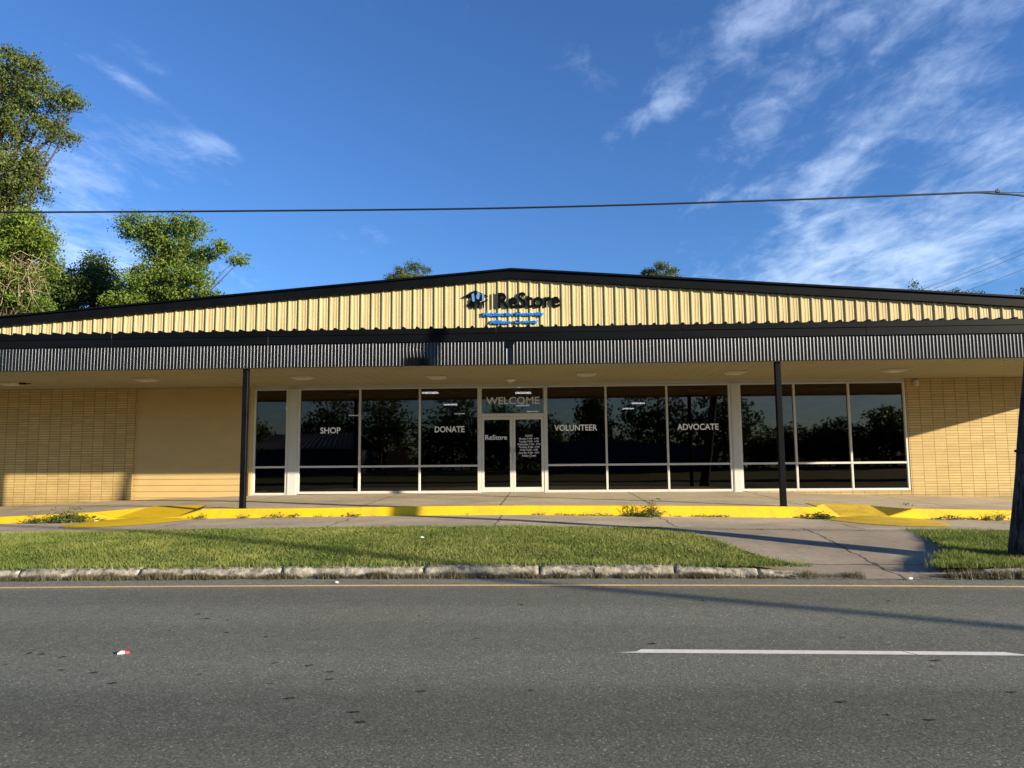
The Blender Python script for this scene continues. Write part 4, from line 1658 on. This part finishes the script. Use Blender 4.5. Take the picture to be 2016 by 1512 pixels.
mb.add([lp(-.075, -.03, .004), lp(.02, -.035, .004), lp(.03, .03, .004), lp(-.06, .03, .004), lp(-.08, -.02, .018), lp(.018, -.03, .036), lp(.02, .024, .034), lp(-.055, .022, .022), lp(-.03, 0, .043)],
       [(0, 1, 5, 4), (1, 2, 6, 5), (2, 3, 7, 6), (3, 0, 4, 7), (4, 5, 8), (5, 6, 8), (6, 7, 8), (7, 4, 8)])
keep(obj('body', mb, 'vinyl'), L_)
MAT['red'] = simple('red_print', (.55, .04, .07), .5, .3)
mb = MB()
mb.add([lp(.022, -.035, .004), lp(.085, -.02, .004), lp(.09, .02, .004), lp(.032, .03, .004), lp(.020, -.03, .038), lp(.078, -.016, .024), lp(.08, .016, .024), lp(.024, .024, .037)],
       [(0, 1, 5, 4), (1, 2, 6, 5), (2, 3, 7, 6), (4, 5, 6, 7)])
keep(obj('printed_end', mb, 'red'), L_)


def scrap(name, x, y, z, s_, label, mat='vinyl', cat='litter', group=None):
    m_ = MB()
    rg_ = random.Random(int(x*100))
    k = 6
    ring = [(x+s_*math.cos(2*math.pi*i/k)*rg_.uniform(.6, 1.1), y+s_*.6*math.sin(2*math.pi*i/k)*rg_.uniform(.6, 1.1), z+rg_.uniform(.004, .02)) for i in range(k)]
    low = [(p[0], p[1], z+.001) for p in ring]
    m_.add(ring+low+[(x, y, z+.022)], [(i, (i+1) % k, 2*k) for i in range(k)]+[(i, i+k, (i+1) % k+k, (i+1) % k) for i in range(k)])
    return tag(obj(name, m_, mat), label, cat, group)


scrap('paper_scrap', 3.25, -10.02, .07, .07, 'crumpled white paper scrap at the foot of the driveway')
scrap('paper_scrap', -1.95, -8.7, .30, .035, 'small white scrap lying in the grass left of the middle')
scrap('paper_scrap', -9.65, -5.02, .25, .06, 'white scrap beside the large weed clump at left')
scrap('paper_scrap', -2.65, -11.0, .0, .025, 'small white crumb on the gutter in front of the kerb')
scrap('paper_scrap', 4.6, -10.75, .0, .03, 'small white crumb on the gutter below the driveway')
# dark leaves and tar flecks on the road
V, Fc = [], []
rg = np.random.default_rng(77)
m_ = MB()
spots = [(-3.1, -15.0), (-2.1, -14.5), (-1.95, -15.0), (-1.7, -15.3), (-1.55, -14.9), (-.85, -15.15), (-1.2, -15.55), (-3.4, -14.75), (2.9, -14.5), (1.9, -15.3), (-4.6, -14.2), (-2.5, -13.7), (-.6, -13.75), (.9, -13.9), (2.3, -15.6)]
spots += [(rg.uniform(-5, 5), rg.uniform(-16.2, -12)) for _ in range(30)]
for (x, y) in spots:
    s_ = rg.uniform(.010, .026)
    a = rg.normal(0, .25)
    k = 8
    ring = [(x+s_*1.5*math.cos(2*math.pi*i/k)*math.cos(a)-s_*.35*math.sin(2*math.pi*i/k)*math.sin(a),
             y+s_*1.5*math.cos(2*math.pi*i/k)*math.sin(a)+s_*.55*math.sin(2*math.pi*i/k)*math.cos(a), h_rd(x)+.004+.003*(i % 3)) for i in range(k)]
    m_.add(ring, [tuple(range(k))])
MAT['fleck'] = simple('dark_fleck', (.035, .031, .026), .8, .2)
tag(obj('road_debris', m_, 'fleck'), 'dark leaf flecks scattered over the asphalt', 'debris', kind='stuff')
